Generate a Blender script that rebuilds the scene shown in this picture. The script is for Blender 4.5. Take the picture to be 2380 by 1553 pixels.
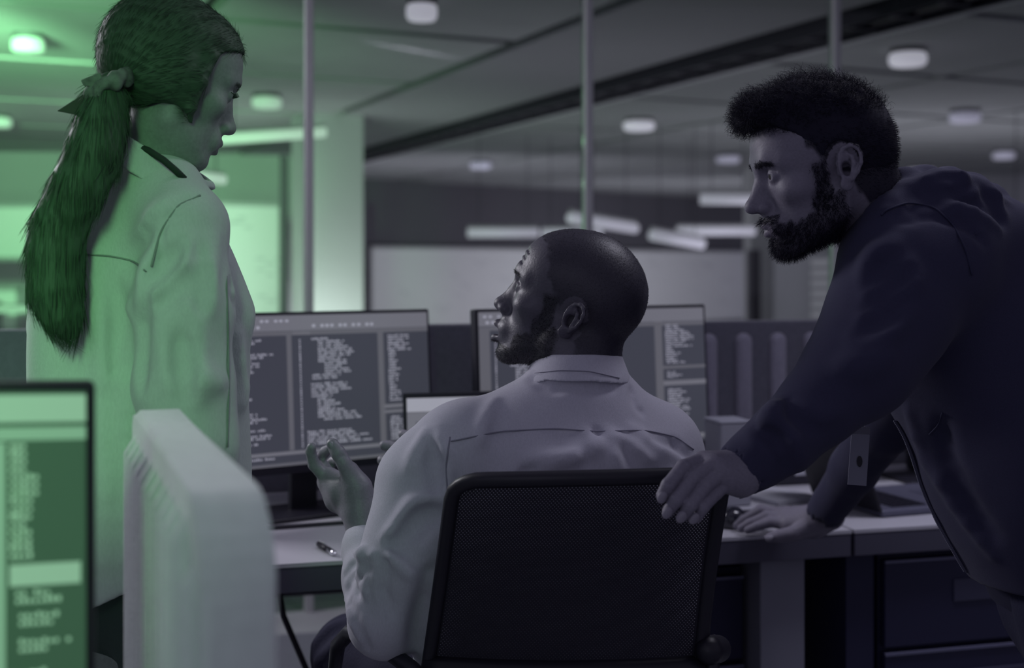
import bpy, bmesh, math, random
import numpy as np
from mathutils import Vector, Matrix
for o in list(bpy.data.objects): bpy.data.objects.remove(o, do_unlink=True)
SC = bpy.context.scene; C = SC.collection
# ---------------------------------------------------------------- camera, world, lights, exposure
F_PX = 2909.0; HOR = 620.0; CAM_H = 1.32
cd = bpy.data.cameras.new('camera'); cam = bpy.data.objects.new('camera', cd); C.objects.link(cam)
cam.location = (0, 0, CAM_H); cam.rotation_euler = (math.pi/2, 0, 0)
cd.sensor_width = 36; cd.lens = F_PX/2380*36; cd.shift_y = -(776.5-HOR)/2380; cd.clip_end = 200
cd.dof.use_dof = True; cd.dof.focus_distance = 1.95; cd.dof.aperture_fstop = 2.6
SC.camera = cam
SC.view_settings.view_transform = 'Standard'; SC.view_settings.look = 'None'
SC.view_settings.exposure = 0; SC.view_settings.gamma = 1
w = bpy.data.worlds.new('world'); SC.world = w; w.use_nodes = True
w.node_tree.nodes['Background'].inputs[0].default_value = (0.74, 0.72, 1.0, 1)
w.node_tree.nodes['Background'].inputs[1].default_value = 0.19
def light(name, kind, loc, target, power, col, size=1.0, size_y=None, angle=60, blend=0.6):
    l = bpy.data.lights.new(name, kind); l.energy = power; l.color = col
    if kind == 'AREA':
        l.size = size
        if size_y: l.shape = 'RECTANGLE'; l.size_y = size_y
    elif kind == 'SPOT':
        l.shadow_soft_size = size; l.spot_size = math.radians(angle); l.spot_blend = blend
    else: l.shadow_soft_size = size
    o = bpy.data.objects.new(name, l); C.objects.link(o); o.location = loc
    d = Vector(target)-Vector(loc); o.rotation_euler = d.to_track_quat('-Z', 'Y').to_euler()
    return o
GREEN = (0.36, 1.0, 0.42)
COOL = (0.93, 0.91, 1.0)
light('key_light', 'AREA', (-2.6, 3.6, 2.55), (0.1, 2.1, 1.1), 72, COOL, 0.9, 0.9)
light('camera_side_fill', 'AREA', (-2.2, -2.6, 2.6), (0.1, 2.3, 1.0), 13, (.78, .78, 1.0), 3.5, 2.0)  # added soft fill from behind the camera; no window is modelled there
light('desk_fill_spot', 'SPOT', (-0.3, 2.1, 2.62), (-0.32, 2.85, 0.7), 14, COOL, 0.12, angle=44, blend=0.8)  # added spot without a fixture, brightens the desk front
light('back_wall_fill', 'AREA', (-0.6, 15.2, .45), (-1.2, 20, 1.0), 52, COOL, 3.5, .5)  # added fill hidden behind the divider, brightens the wide whiteboard
light('back_wall_fill', 'AREA', (3.6, 19.0, .45), (4.2, 26, 1.1), 62, COOL, 4, .5)  # second added fill, out of sight, for the right end of that wall
light('back_up_fill', 'AREA', (-2.2, 10.5, .25), (-2.6, 14, 2.4), 45, (.85, 1, .88), 2.5, 1.0)  # added light near the floor, unseen, lifts the back left
light('mid_up_fill', 'AREA', (0.2, 8.2, .15), (0.2, 9.2, 2.7), 22, COOL, 4, 1.5)  # unseen fill added at floor level to brighten the middle ceiling
light('top_light', 'AREA', (1.05, 2.5, 2.66), (0.95, 2.15, 1.0), 10, (.86, .85, 1), 0.5, 0.5)
light('right_up_fill', 'AREA', (4.2, 12.0, .15), (4.4, 13.2, 2.7), 55, COOL, 4, 1.5)  # added floor-level fill for the right ceiling, no fixture there
light('green_tint_up_spot', 'SPOT', (-2.25, 4.9, 1.2), (-2.9, 7.8, 2.7), 300, GREEN, 0.3, angle=90, blend=1.0)  # added out of frame to spread the green tint over the ceiling
light('green_tint_spot', 'SPOT', (-0.62, -0.9, 2.1), (-1.12, 2.1, 1.05), 370, GREEN, 0.5, angle=27, blend=0.9)  # added green spot, stands in for the colour tint over woman and foreground
light('desk_fill_spot', 'SPOT', (1.5, 2.6, 2.62), (1.35, 3.1, 0.7), 34, (.8, .8, 1), 0.12, angle=60, blend=0.8)  # added spot without a fixture, lifts the right desk and divider
light('green_tint_room_spot', 'SPOT', (-2.75, 5.4, 2.1), (-5.0, 12, 2.2), 1550, GREEN, 0.2, angle=64, blend=0.9)  # unseen green spot added for the tint on the far left room

# ---------------------------------------------------------------- helpers
def W(px, py, d): return np.array([(px-1190)/F_PX*d, d, CAM_H-(py-HOR)/F_PX*d])
def nrm(v): v = np.asarray(v, float); return v/np.linalg.norm(v)
MATS = {}
def mat(name, col, rough=0.6, metal=0.0, var=0.0, vscale=8.0, bump=0.0, bscale=60.0, emit=0.0, spec=0.4, stretch=(1, 1, 1), sheen=0.0, wave=None):
    if name in MATS: return MATS[name]
    m = bpy.data.materials.new(name); m.use_nodes = True; nt = m.node_tree; N = nt.nodes; L = nt.links
    b = N['Principled BSDF']; c = tuple(col)+(1,)
    b.inputs['Base Color'].default_value = c; b.inputs['Roughness'].default_value = rough
    b.inputs['Metallic'].default_value = metal; b.inputs['Specular IOR Level'].default_value = spec
    if sheen: b.inputs['Sheen Weight'].default_value = sheen; b.inputs['Sheen Roughness'].default_value = 0.4
    if emit: b.inputs['Emission Color'].default_value = c; b.inputs['Emission Strength'].default_value = emit
    tc = N.new('ShaderNodeTexCoord'); mp = N.new('ShaderNodeMapping'); mp.inputs['Scale'].default_value = stretch
    L.new(tc.outputs['Object'], mp.inputs['Vector'])
    if var:
        t = N.new('ShaderNodeTexNoise'); t.inputs['Scale'].default_value = vscale; t.inputs['Detail'].default_value = 5
        r = N.new('ShaderNodeMixRGB'); r.inputs[1].default_value = tuple(x*(1-var) for x in col)+(1,); r.inputs[2].default_value = tuple(min(1, x*(1+var)) for x in col)+(1,)
        L.new(mp.outputs[0], t.inputs['Vector']); L.new(t.outputs['Fac'], r.inputs[0]); L.new(r.outputs[0], b.inputs['Base Color'])
        if emit: L.new(r.outputs[0], b.inputs['Emission Color'])
    if bump:
        t = N.new('ShaderNodeTexNoise'); t.inputs['Scale'].default_value = bscale; t.inputs['Detail'].default_value = 6
        u = N.new('ShaderNodeBump'); u.inputs['Strength'].default_value = bump; u.inputs['Distance'].default_value = 0.004
        L.new(mp.outputs[0], t.inputs['Vector']); L.new(t.outputs['Fac'], u.inputs['Height']); L.new(u.outputs[0], b.inputs['Normal'])
    MATS[name] = m; return m
def vcmat(name, rough=0.55, bump=0.15, bscale=220, spec=0.35, sheen=0.0):
    m = bpy.data.materials.new(name); m.use_nodes = True; nt = m.node_tree; N = nt.nodes; L = nt.links
    b = N['Principled BSDF']; b.inputs['Roughness'].default_value = rough; b.inputs['Specular IOR Level'].default_value = spec
    if sheen: b.inputs['Sheen Weight'].default_value = sheen
    a = N.new('ShaderNodeVertexColor'); a.layer_name = 'Col'
    tc = N.new('ShaderNodeTexCoord'); t = N.new('ShaderNodeTexNoise'); t.inputs['Scale'].default_value = bscale; t.inputs['Detail'].default_value = 4
    mx = N.new('ShaderNodeMixRGB'); mx.blend_type = 'MULTIPLY'; mx.inputs[0].default_value = 0.35
    L.new(tc.outputs['Object'], t.inputs['Vector']); L.new(a.outputs[0], mx.inputs[1]); L.new(t.outputs['Fac'], mx.inputs[2]); L.new(mx.outputs[0], b.inputs['Base Color'])
    u = N.new('ShaderNodeBump'); u.inputs['Strength'].default_value = bump; u.inputs['Distance'].default_value = 0.002
    L.new(t.outputs['Fac'], u.inputs['Height']); L.new(u.outputs[0], b.inputs['Normal'])
    return m
def link(name, me, m=None, parent=None, smooth=False):
    if m is not None: me.materials.append(m)
    if smooth: me.polygons.foreach_set('use_smooth', [True]*len(me.polygons))
    o = bpy.data.objects.new(name, me); C.objects.link(o)
    if parent is not None:
        o.parent = parent
        o.matrix_parent_inverse = parent.matrix_world.inverted() if parent.type == 'EMPTY' else Matrix()
    return o
def pydata(name, v, f, m=None, parent=None, smooth=False, cols=None):
    me = bpy.data.meshes.new(name)
    v = np.asarray(v, np.float32); 
    me.from_pydata(v.tolist(), [], f if isinstance(f, list) else f.tolist()); me.update()
    if cols is not None:
        a = me.color_attributes.new('Col', 'FLOAT_COLOR', 'POINT')
        a.data.foreach_set('color', np.concatenate([cols, np.ones((len(cols), 1))], 1).astype(np.float32).ravel())
    return link(name, me, m, parent, smooth)
def tag(o, label=None, cat=None, group=None, kind=None):
    if label: o['label'] = label
    if cat: o['category'] = cat
    if group: o['group'] = group
    if kind: o['kind'] = kind
    return o
def thing(name, label, cat, loc=(0, 0, 0), group=None, rz=0):
    o = bpy.data.objects.new(name, None); C.objects.link(o); o.location = tuple(loc); o.rotation_euler = (0, 0, rz)
    o.empty_display_size = 0.05; bpy.context.view_layer.update()
    return tag(o, label, cat, group)
class MB:                                             # collects shapes into one mesh
    def __init__(s): s.v = []; s.f = []
    def add(s, v, f):
        n = len(s.v); s.v += [tuple(map(float, p)) for p in v]; s.f += [tuple(i+n for i in q) for q in f]; return s
    def hexa(s, p):                                   # 8 points, bottom 4 then top 4
        return s.add(p, [(3, 2, 1, 0), (4, 5, 6, 7), (0, 1, 5, 4), (1, 2, 6, 5), (2, 3, 7, 6), (3, 0, 4, 7)])
    def box(s, c, h, ax=None):
        ax = np.eye(3) if ax is None else np.asarray(ax); c = np.asarray(c, float)
        p = [c+ax[0]*h[0]*a+ax[1]*h[1]*b+ax[2]*h[2]*z for z in (-1, 1) for a, b in ((-1, -1), (1, -1), (1, 1), (-1, 1))]
        return s.hexa(p)
    def tube(s, pts, r, n=8, cap=True):
        pts = [np.asarray(p, float) for p in pts]; R = r if hasattr(r, '__len__') else [r]*len(pts)
        base = len(s.v); up = None
        for i, p in enumerate(pts):
            t = nrm(pts[min(i+1, len(pts)-1)]-pts[max(i-1, 0)])
            if up is None: up = np.array([0, 0, 1.]) if abs(t[2]) < .9 else np.array([1., 0, 0])
            a = nrm(np.cross(t, up)); b = np.cross(a, t); up = b
            for k in range(n):
                th = 2*math.pi*k/n; s.v.append(tuple(p+R[i]*(a*math.cos(th)+b*math.sin(th))))
        for i in range(len(pts)-1):
            for k in range(n):
                q = base+i*n; s.f.append((q+k, q+(k+1) % n, q+n+(k+1) % n, q+n+k))
        if cap: s.f.append(tuple(base+k for k in range(n))[::-1]); s.f.append(tuple(base+(len(pts)-1)*n+k for k in range(n)))
        return s
    def lathe(s, c, prof, n=24, ax=None):             # prof: (r, z)
        ax = np.eye(3) if ax is None else np.asarray(ax); c = np.asarray(c, float); base = len(s.v)
        for r, z in prof:
            for k in range(n):
                th = 2*math.pi*k/n; s.v.append(tuple(c+ax[0]*r*math.cos(th)+ax[1]*r*math.sin(th)+ax[2]*z))
        for i in range(len(prof)-1):
            for k in range(n):
                q = base+i*n; s.f.append((q+k, q+(k+1) % n, q+n+(k+1) % n, q+n+k))
        return s
    def build(s, name, m, parent=None, smooth=False, bevel=0.0, seg=2):
        me = bpy.data.meshes.new(name); me.from_pydata(s.v, [], s.f); me.update()
        o = link(name, me, m, parent, smooth)
        if bevel:
            b = o.modifiers.new('bevel', 'BEVEL'); b.width = bevel; b.segments = seg; b.limit_method = 'ANGLE'
            me.polygons.foreach_set('use_smooth', [True]*len(me.polygons))
            w_ = o.modifiers.new('wn', 'WEIGHTED_NORMAL'); w_.keep_sharp = True
        return o
def slab(name, corners, thick, m, parent=None, bevel=0.0, direction=(0, 1, 0)):
    """corners: 4 world points of the front face (TL, TR, BR, BL); extruded away from the camera"""
    p = [np.asarray(c, float) for c in corners]; e = np.asarray(direction, float)*thick
    mb = MB(); mb.hexa([p[3], p[2], p[2]+e, p[3]+e, p[0], p[1], p[1]+e, p[0]+e]); return mb.build(name, m, parent, bevel=bevel)
def yaw(a): c, s = math.cos(a), math.sin(a); return np.array([[c, s, 0], [-s, c, 0], [0, 0, 1.]])   # rows: local x, y, z axes
# ---------------------------------------------------------------- implicit-surface modelling (smooth unions, meshed with surface nets)
class Grid:
    def __init__(s, lo, hi, h):
        s.h = h; s.lo = np.asarray(lo, float); n = np.ceil((np.asarray(hi)-s.lo)/h).astype(int)+1; s.n = n
        s.ax = [(s.lo[i]+h*np.arange(n[i])).astype(np.float32) for i in range(3)]
        s.F = np.full(n, 0.5, np.float32)
    def sub(s, lo, hi, pad):
        sl = []
        for i in range(3):
            a = int(np.floor((lo[i]-pad-s.lo[i])/s.h)); b = int(np.ceil((hi[i]+pad-s.lo[i])/s.h))+1
            a = min(max(a, 0), s.n[i]); b = min(max(b, a), s.n[i]); sl.append(slice(a, b))
        X = s.ax[0][sl[0]][:, None, None]; Y = s.ax[1][sl[1]][None, :, None]; Z = s.ax[2][sl[2]][None, None, :]
        return tuple(sl), X, Y, Z
    def comb(s, sl, d, k, mode):
        a = s.F[sl]
        if a.size == 0: return
        if mode == '-': d = -d
        if k <= 1e-6: s.F[sl] = np.minimum(a, d) if mode == '+' else np.maximum(a, d); return
        h = np.maximum(k-np.abs(a-d), 0)/k
        s.F[sl] = np.minimum(a, d)-h*h*k*.25 if mode == '+' else np.maximum(a, d)+h*h*k*.25
    def cone(s, a, b, ra, rb, k=0.01, mode='+', pad=0.03):
        a = np.asarray(a, float); b = np.asarray(b, float); R = max(ra, rb)
        sl, X, Y, Z = s.sub(np.minimum(a, b)-R, np.maximum(a, b)+R, pad+k)
        ba = b-a; L = max(float(ba@ba), 1e-12)
        t = np.clip(((X-a[0])*ba[0]+(Y-a[1])*ba[1]+(Z-a[2])*ba[2])/L, 0, 1)
        d = np.sqrt((X-a[0]-t*ba[0])**2+(Y-a[1]-t*ba[1])**2+(Z-a[2]-t*ba[2])**2)-(ra+(rb-ra)*t)
        s.comb(sl, d, k, mode); return s
    def path(s, pts, rs, k=0.01, mode='+', kk=None, pad=0.03):
        pts = [np.asarray(p, float) for p in pts]; rs = rs if hasattr(rs, '__len__') else [rs]*len(pts)
        if len(pts) == 1: return s.cone(pts[0], pts[0], rs[0], rs[0], k, mode, pad)
        P = np.array(pts); R = max(rs)
        sl, X, Y, Z = s.sub(P.min(0)-R, P.max(0)+R, pad+k); D = None
        for i in range(len(pts)-1):
            a, b, ra, rb = pts[i], pts[i+1], rs[i], rs[i+1]
            ba = b-a; L = max(float(ba@ba), 1e-12)
            t = np.clip(((X-a[0])*ba[0]+(Y-a[1])*ba[1]+(Z-a[2])*ba[2])/L, 0, 1)
            d = np.sqrt((X-a[0]-t*ba[0])**2+(Y-a[1]-t*ba[1])**2+(Z-a[2]-t*ba[2])**2)-(ra+(rb-ra)*t)
            if D is None: D = d
            elif kk: h = np.maximum(kk-np.abs(D-d), 0)/kk; D = np.minimum(D, d)-h*h*kk*.25
            else: D = np.minimum(D, d)
        s.comb(sl, D, k, mode); return s
    def ell(s, c, r, R=None, k=0.01, mode='+', pad=0.03):
        c = np.asarray(c, float); r = np.asarray(r, float); m = r.max()
        sl, X, Y, Z = s.sub(c-m, c+m, pad+k); x, y, z = X-c[0], Y-c[1], Z-c[2]
        if R is not None:
            R = np.asarray(R); x, y, z = (R[0][0]*x+R[0][1]*y+R[0][2]*z), (R[1][0]*x+R[1][1]*y+R[1][2]*z), (R[2][0]*x+R[2][1]*y+R[2][2]*z)
        k0 = np.sqrt((x/r[0])**2+(y/r[1])**2+(z/r[2])**2); k1 = np.sqrt((x/r[0]**2)**2+(y/r[1]**2)**2+(z/r[2]**2)**2)+1e-9
        s.comb(sl, k0*(k0-1)/k1, k, mode); return s
    def rbox(s, c, hs, R=None, rnd=0.005, k=0.01, mode='+', pad=0.03):
        c = np.asarray(c, float); m = np.linalg.norm(hs); sl, X, Y, Z = s.sub(c-m, c+m, pad+k); x, y, z = X-c[0], Y-c[1], Z-c[2]
        if R is not None:
            R = np.asarray(R); x, y, z = (R[0][0]*x+R[0][1]*y+R[0][2]*z), (R[1][0]*x+R[1][1]*y+R[1][2]*z), (R[2][0]*x+R[2][1]*y+R[2][2]*z)
        qx, qy, qz = np.abs(x)-hs[0]+rnd, np.abs(y)-hs[1]+rnd, np.abs(z)-hs[2]+rnd
        d = np.sqrt(np.maximum(qx, 0)**2+np.maximum(qy, 0)**2+np.maximum(qz, 0)**2)+np.minimum(np.maximum(qx, np.maximum(qy, qz)), 0)-rnd
        s.comb(sl, d, k, mode); return s
    def loft(s, st, th, k=0.02, mode='+', e=2.0, shell=0.0, pad=0.03):
        """st: list of (z, cx, cy, rx, ry) bottom to top; sections turned by th about z"""
        st = np.array(st, float); zz = st[:, 0]; m = max(st[:, 3].max(), st[:, 4].max())
        lo = np.array([st[:, 1].min()-m, st[:, 2].min()-m, zz[0]]); hi = np.array([st[:, 1].max()+m, st[:, 2].max()+m, zz[-1]])
        sl, X, Y, Z = s.sub(lo, hi, pad+k); z = Z.ravel()
        zs = np.linspace(zz[0], zz[-1], 60); 
        def sm(col):
            v = np.interp(zs, zz, st[:, col]); p = np.pad(v, 3, mode='edge'); v = np.convolve(p, np.ones(7)/7, 'valid'); return np.interp(z, zs, v)[None, None, :].astype(np.float32)
        cx, cy, rx, ry = sm(1), sm(2), sm(3), sm(4); ca, sa = math.cos(th), math.sin(th)
        x, y = X-cx, Y-cy; u = (x*ca+y*sa)/rx; v = (-x*sa+y*ca)/ry
        q = (np.abs(u)**e+np.abs(v)**e)**(1/e); d = (q-1)*np.minimum(rx, ry)
        if shell: d = np.abs(d)-shell
        ez = np.maximum(zz[0]-Z, Z-zz[-1]); d = np.where(ez > 0, np.sqrt(np.maximum(d, 0)**2+ez**2), np.maximum(d, ez))
        s.comb(sl, d.astype(np.float32), k, mode); return s
    def disp(s, fn, lo=None, hi=None):
        lo = s.lo if lo is None else np.asarray(lo); hi = s.lo+s.h*s.n if hi is None else np.asarray(hi)
        sl, X, Y, Z = s.sub(lo, hi, 0); s.F[sl] += fn(X, Y, Z).astype(np.float32); return s
    def hit(s, px, py, d0=0.8, d1=3.4, back=0.0):
        ds = np.arange(d0, d1, s.h*.5); P = np.stack([(px-1190)/F_PX*ds, ds, CAM_H-(py-HOR)/F_PX*ds], 1)
        I = np.rint((P-s.lo)/s.h).astype(int); ok = np.all((I >= 0) & (I < s.n), 1); P = P[ok]; I = I[ok]
        if len(I) == 0: return None
        v = s.F[I[:, 0], I[:, 1], I[:, 2]]; j = np.argmax(v < 0)
        if v[j] >= 0: return None
        return P[j]+nrm(P[j]-np.array([0, 0, CAM_H]))*back
    def front(s, x, z, off=0.0):
        i = int(round((x-s.lo[0])/s.h)); k = int(round((z-s.lo[2])/s.h)); j = np.nonzero(s.F[i, :, k] < 0)[0]; return (x, s.ax[1][j[-1]]+off, z)
    def fold(s, pp, r, k=0.02, mode='+', back=None):
        """a crease or ridge drawn over the surface: pp image points, r radius (tapers at the ends)"""
        n = 9; pp = np.array(pp, float); t = np.linspace(0, 1, len(pp)); tt = np.linspace(0, 1, n)
        q = np.stack([np.interp(tt, t, pp[:, 0]), np.interp(tt, t, pp[:, 1])], 1); H = []; R = []
        for i, (a, b) in enumerate(q):
            w_ = s.hit(a, b, back=(r*.35 if mode == '+' else -r*.25) if back is None else back)
            if w_ is not None: H.append(w_); R.append(r*(0.35+0.65*math.sin(math.pi*tt[i])))
        if len(H) > 1:
            md = np.median([q[1] for q in H]); kp = [i for i in range(len(H)) if abs(H[i][1]-md) < .07]; H = [H[i] for i in kp]; R = [R[i] for i in kp]
        if len(H) > 1: s.path(H, R, k, mode, kk=r)
        return s
    def mesh(s, smooth=1):
        F = s.F; S = F < 0; nx, ny, nz = F.shape
        cnt = np.zeros((nx-1, ny-1, nz-1), np.int8)
        for i in (0, 1):
            for j in (0, 1):
                for k in (0, 1): cnt += S[i:nx-1+i, j:ny-1+j, k:nz-1+k]
        act = (cnt > 0) & (cnt < 8); idx = np.full(act.shape, -1, np.int32); ii = np.argwhere(act); idx[act] = np.arange(len(ii))
        acc = np.zeros((len(ii), 3)); num = np.zeros(len(ii))
        cs = [(i, j, k) for i in (0, 1) for j in (0, 1) for k in (0, 1)]
        for a in cs:
            for ax in range(3):
                if a[ax] == 1: continue
                b = list(a); b[ax] = 1
                fa = F[ii[:, 0]+a[0], ii[:, 1]+a[1], ii[:, 2]+a[2]]; fb = F[ii[:, 0]+b[0], ii[:, 1]+b[1], ii[:, 2]+b[2]]
                m = (fa < 0) != (fb < 0); t = np.where(m, fa/np.where(m, fa-fb, 1), 0)
                p = np.array(a, float)[None, :].repeat(len(ii), 0); p[:, ax] += t
                acc += p*m[:, None]; num += m
        V = s.lo+s.h*(ii+acc/num[:, None]); Q = []
        for ax in range(3):
            sa = [slice(None)]*3; sb = [slice(None)]*3; sa[ax] = slice(0, -1); sb[ax] = slice(1, None)
            A = S[tuple(sa)]; B = S[tuple(sb)]; e = np.argwhere(A != B); flip = A[tuple(e.T)]
            o = [x for x in range(3) if x != ax]
            ok = (e[:, o[0]] > 0) & (e[:, o[1]] > 0) & (e[:, o[0]] < F.shape[o[0]]-1) & (e[:, o[1]] < F.shape[o[1]]-1); e = e[ok]; flip = flip[ok]
            def g(d0, d1): c = e.copy(); c[:, o[0]] -= d0; c[:, o[1]] -= d1; return idx[tuple(c.T)]
            q = np.stack([g(1, 1), g(0, 1), g(0, 0), g(1, 0)], 1)
            if ax == 1: flip = ~flip
            q[~flip] = q[~flip][:, ::-1]; Q.append(q)
        Q = np.concatenate(Q); Q = Q[(Q >= 0).all(1)]
        for _ in range(smooth):
            E = np.concatenate([Q[:, [0, 1]], Q[:, [1, 2]], Q[:, [2, 3]], Q[:, [3, 0]]]); A = np.zeros_like(V); Nn = np.zeros(len(V))
            for c in range(3): A[:, c] = np.bincount(E[:, 0], V[E[:, 1], c], len(V))+np.bincount(E[:, 1], V[E[:, 0], c], len(V))
            Nn = np.bincount(E[:, 0], minlength=len(V))+np.bincount(E[:, 1], minlength=len(V))
            V = .45*V+.55*A/np.maximum(Nn, 1)[:, None]
        return V, Q
def snoise(X, Y, Z, f, seed=0):
    r = random.Random(seed); o = 0
    for i in range(5):
        a = nrm([r.gauss(0, 1) for _ in range(3)])*f*(0.7+.6*r.random()); b = nrm([r.gauss(0, 1) for _ in range(3)])*f*.8
        o = o+np.sin(a[0]*X+a[1]*Y+a[2]*Z+r.random()*6+1.3*np.sin(b[0]*X+b[1]*Y+b[2]*Z+r.random()*6))
    return o/5
def vnormals(V, Q):
    n = np.cross(V[Q[:, 2]]-V[Q[:, 0]], V[Q[:, 3]]-V[Q[:, 1]]); N = np.zeros_like(V)
    for c in range(3):
        for j in range(4): N[:, c] += np.bincount(Q[:, j], n[:, c], len(V))
    return N/np.maximum(np.linalg.norm(N, axis=1), 1e-12)[:, None]
def seam(G, pp, r, name, m, parent, n=24, back=-.003):
    pp = np.array(pp, float); t = np.linspace(0, 1, len(pp)); H = []
    for a in np.linspace(0, 1, n):
        h = G.hit(np.interp(a, t, pp[:, 0]), np.interp(a, t, pp[:, 1]), back=back)
        if h is not None: H.append(h)
    if len(H) < 3: return None
    H = np.array(H); K = H.copy()
    for _ in range(2): K[1:-1] = (K[:-2]+K[1:-1]+K[2:])/3
    return MB().tube(K, r, 6).build(name, m, parent, smooth=True)
def frame(F, up=(0, 0, 1), roll=0):
    """rows: person's right, forward, up, as world vectors"""
    F = nrm(F); X = nrm(np.cross(F, up)); U = np.cross(X, F); c, s_ = math.cos(roll), math.sin(roll)
    return np.array([X*c+U*s_, F, -X*s_+U*c])

# ---------------------------------------------------------------- head in its own frame (x right, y forward, z up, metres, eyes at z=0)
def ear(G, sx, sc=1.0, ey=-.010, ez=-.012):
    out = nrm((sx*0.93, -0.36, 0)); e1 = nrm((sx*0.36, -0.93, -0.05)); e2 = nrm((0, -0.16, 0.98)); c = np.array([sx*0.0745, ey, ez])
    P = lambda a, b, z: c+(e1*a+e2*b)*.001*sc+out*z*.001
    G.ell(P(6, 2, 3), np.array([.0125*sc, .026*sc, .0042]), [e1, e2, out], k=.006)
    G.path([P(-5, 0, 4), P(-9, 6, 6), P(-8, 17, 8), P(-2, 26, 9.5), P(7, 29, 10.5), P(15, 25, 11.5), P(19, 14, 12.5), P(18.5, 2, 12), P(15, -9, 10), P(9, -19, 8)], [.0018, .0026, .0031, .0032, .0034, .0034, .0034, .0033, .0033, .0035], k=.0025, kk=.003)
    G.ell(P(2, -25, 6), (.0085*sc, .0095*sc, .0038), [e1, e2, out], k=.005)
    G.path([P(4, 19, 7), P(9.5, 12, 9.5), P(11, 2, 10), P(8, -8, 9), P(2, -15, 8.5)], [.002, .0032, .0034, .0032, .0032], k=.003, kk=.003)
    G.path([P(-8, -2, 7), P(-8, -9, 8)], [.0034, .0036], k=.004)
    G.ell(P(1, -3, 9), (.0068*sc, .0105*sc, .0075), [e1, e2, out], k=.002, mode='-')
    G.path([P(2, 21, 10.5), P(13.5, 18, 13.5), P(15.5, 4, 13.5), P(12, -8, 12)], [.0014, .0018, .0018, .0012], k=.0015, mode='-')
def head(neck, kind, h=0.0021, open_mouth=0.0, sc=1.0, lip=0.0, chin=0.0, nose=1.0, ear_at=(-.010, -.012), ear_sc=1.0):
    """neck: list of (point in head frame, radius). returns the grid"""
    npts = np.array([p for p, r in neck]+[[0, 0, 0.12]]); lo = np.minimum(npts.min(0)-.075, [-.11, -.13, -.15]); hi = np.maximum(npts.max(0)+.07, [.11, .15, .15])
    G = Grid(lo, hi, h); f = kind == 'f'; w_ = .95 if f else 1.0
    G.ell((0, -.010, .032), (.0765*w_, .0985, .084), k=.02)
    G.ell((0, -.055, .012), (.062*w_, .052, .058), k=.03)
    G.ell((0, .036, .034), (.062*w_, .055, .056), k=.03)
    G.ell((0, .036, -.030), (.059*w_, .050, .070), k=.03)
    G.ell((0, .036, -.078), (.046*w_, .046, .034), k=.03)
    for s_ in (-1, 1):
        G.path([(s_*.058*w_, -.004, -.045), (s_*.053*w_, .004, -.072), (s_*.022, .064, -.106)], [.013, .014, .013], k=.022, kk=.01)
        G.ell((s_*.046, .056, -.026), (.020, .022, .016), k=.018)
        G.path([(s_*.010, .086, .018), (s_*.030, .083, .023), (s_*.048, .066, .018)], [.0085, .0085, .008] if not f else [.006]*3, k=.016, kk=.01)
    G.ell((0, .077, -.106+chin), (.021, .018, .016), k=.018)
    for s_ in (-1, 1): G.ell((s_*.031, .093, .002), (.017, .016, .0105), k=.014, mode='-')
    for s_ in (-1, 1): G.ell((s_*.0315, .0735, .000), (.0155, .0150, .0135), k=.004)
    # nose
    G.path([(0, .086, .008), (0, .095+.004*(nose-1), -.012), (0, .108*1.0+.006*(nose-1), -.034)], [.0068, .0072, .0085], k=.014, kk=.006)
    G.path([(0, .082, .004), (0, .088, -.016), (0, .092, -.032), (0, .092, -.044)], [.008, .0105, .012, .0115], k=.010, kk=.01)
    G.ell((0, .100+.003*(nose-1), -.036), (.0105, .012, .012), k=.008)
    G.ell((0, .1095+.006*(nose-1), -.039), (.0115, .0115, .0100), k=.006)
    for s_ in (-1, 1):
        G.ell((s_*.0125, .0985, -.0435), (.0078, .0105, .0075), k=.006)
        G.ell((s_*.0065, .104, -.0525), (.0042, .0060, .0045), k=.003, mode='-')
    # mouth
    G.ell((0, .084, -.072), (.030, .018, .020), k=.016)
    o = open_mouth
    G.path([(-.024, .083, -.0735), (-.008, .099+lip, -.069), (0, .1005+lip, -.0695), (.008, .099+lip, -.069), (.024, .083, -.0735)], [.003, .0056, .005, .0056, .003], k=.004, kk=.005)
    G.path([(-.020, .084, -.078-o*.5), (0, .0965+lip*1.2, -.0825-o), (.020, .084, -.078-o*.5)], [.0035, .0068, .0035], k=.005, kk=.006)
    if o: G.ell((0, .096, -.076-o*.5), (.016, .016, .002+o*.45), k=.003, mode='-')
    else: G.path([(-.023, .088, -.0755), (0, .1055, -.0755), (.023, .088, -.0755)], [.0012, .0014, .0012], k=.003, mode='-', kk=.003)
    G.path([(-.012, .0985, -.0935-o), (.012, .0985, -.0935-o)], [.004, .004], k=.008, mode='-')
    for i in range(len(neck)-1): G.cone(neck[i][0], neck[i+1][0], neck[i][1], neck[i+1][1], k=.03, pad=.05)
    if not f: ear(G, 1, ear_sc, *ear_at); ear(G, -1, ear_sc, *ear_at)
    else:
        for s_ in (-1, 1): G.ell((s_*.076, -.012, -.012), (.007, .014, .026), k=.006)
    # eye opening
    for s_ in (-1, 1):
        G.ell((s_*.0325, .0895, -.0005), (.0125, .0065, .0046), k=.0015, mode='-')
        G.path([(s_*.020, .0875, .0075), (s_*.033, .0885, .0095), (s_*.046, .0775, .0055)], [.001, .0012, .001], k=.003, mode='-', kk=.002)
    return G
def ss(a, b, x): t = np.clip((x-a)/(b-a), 0, 1); return t*t*(3-2*t)
def lerpc(A, B, m): return A*(1-m[:, None])+np.asarray(B)[None, :]*m[:, None]
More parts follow.
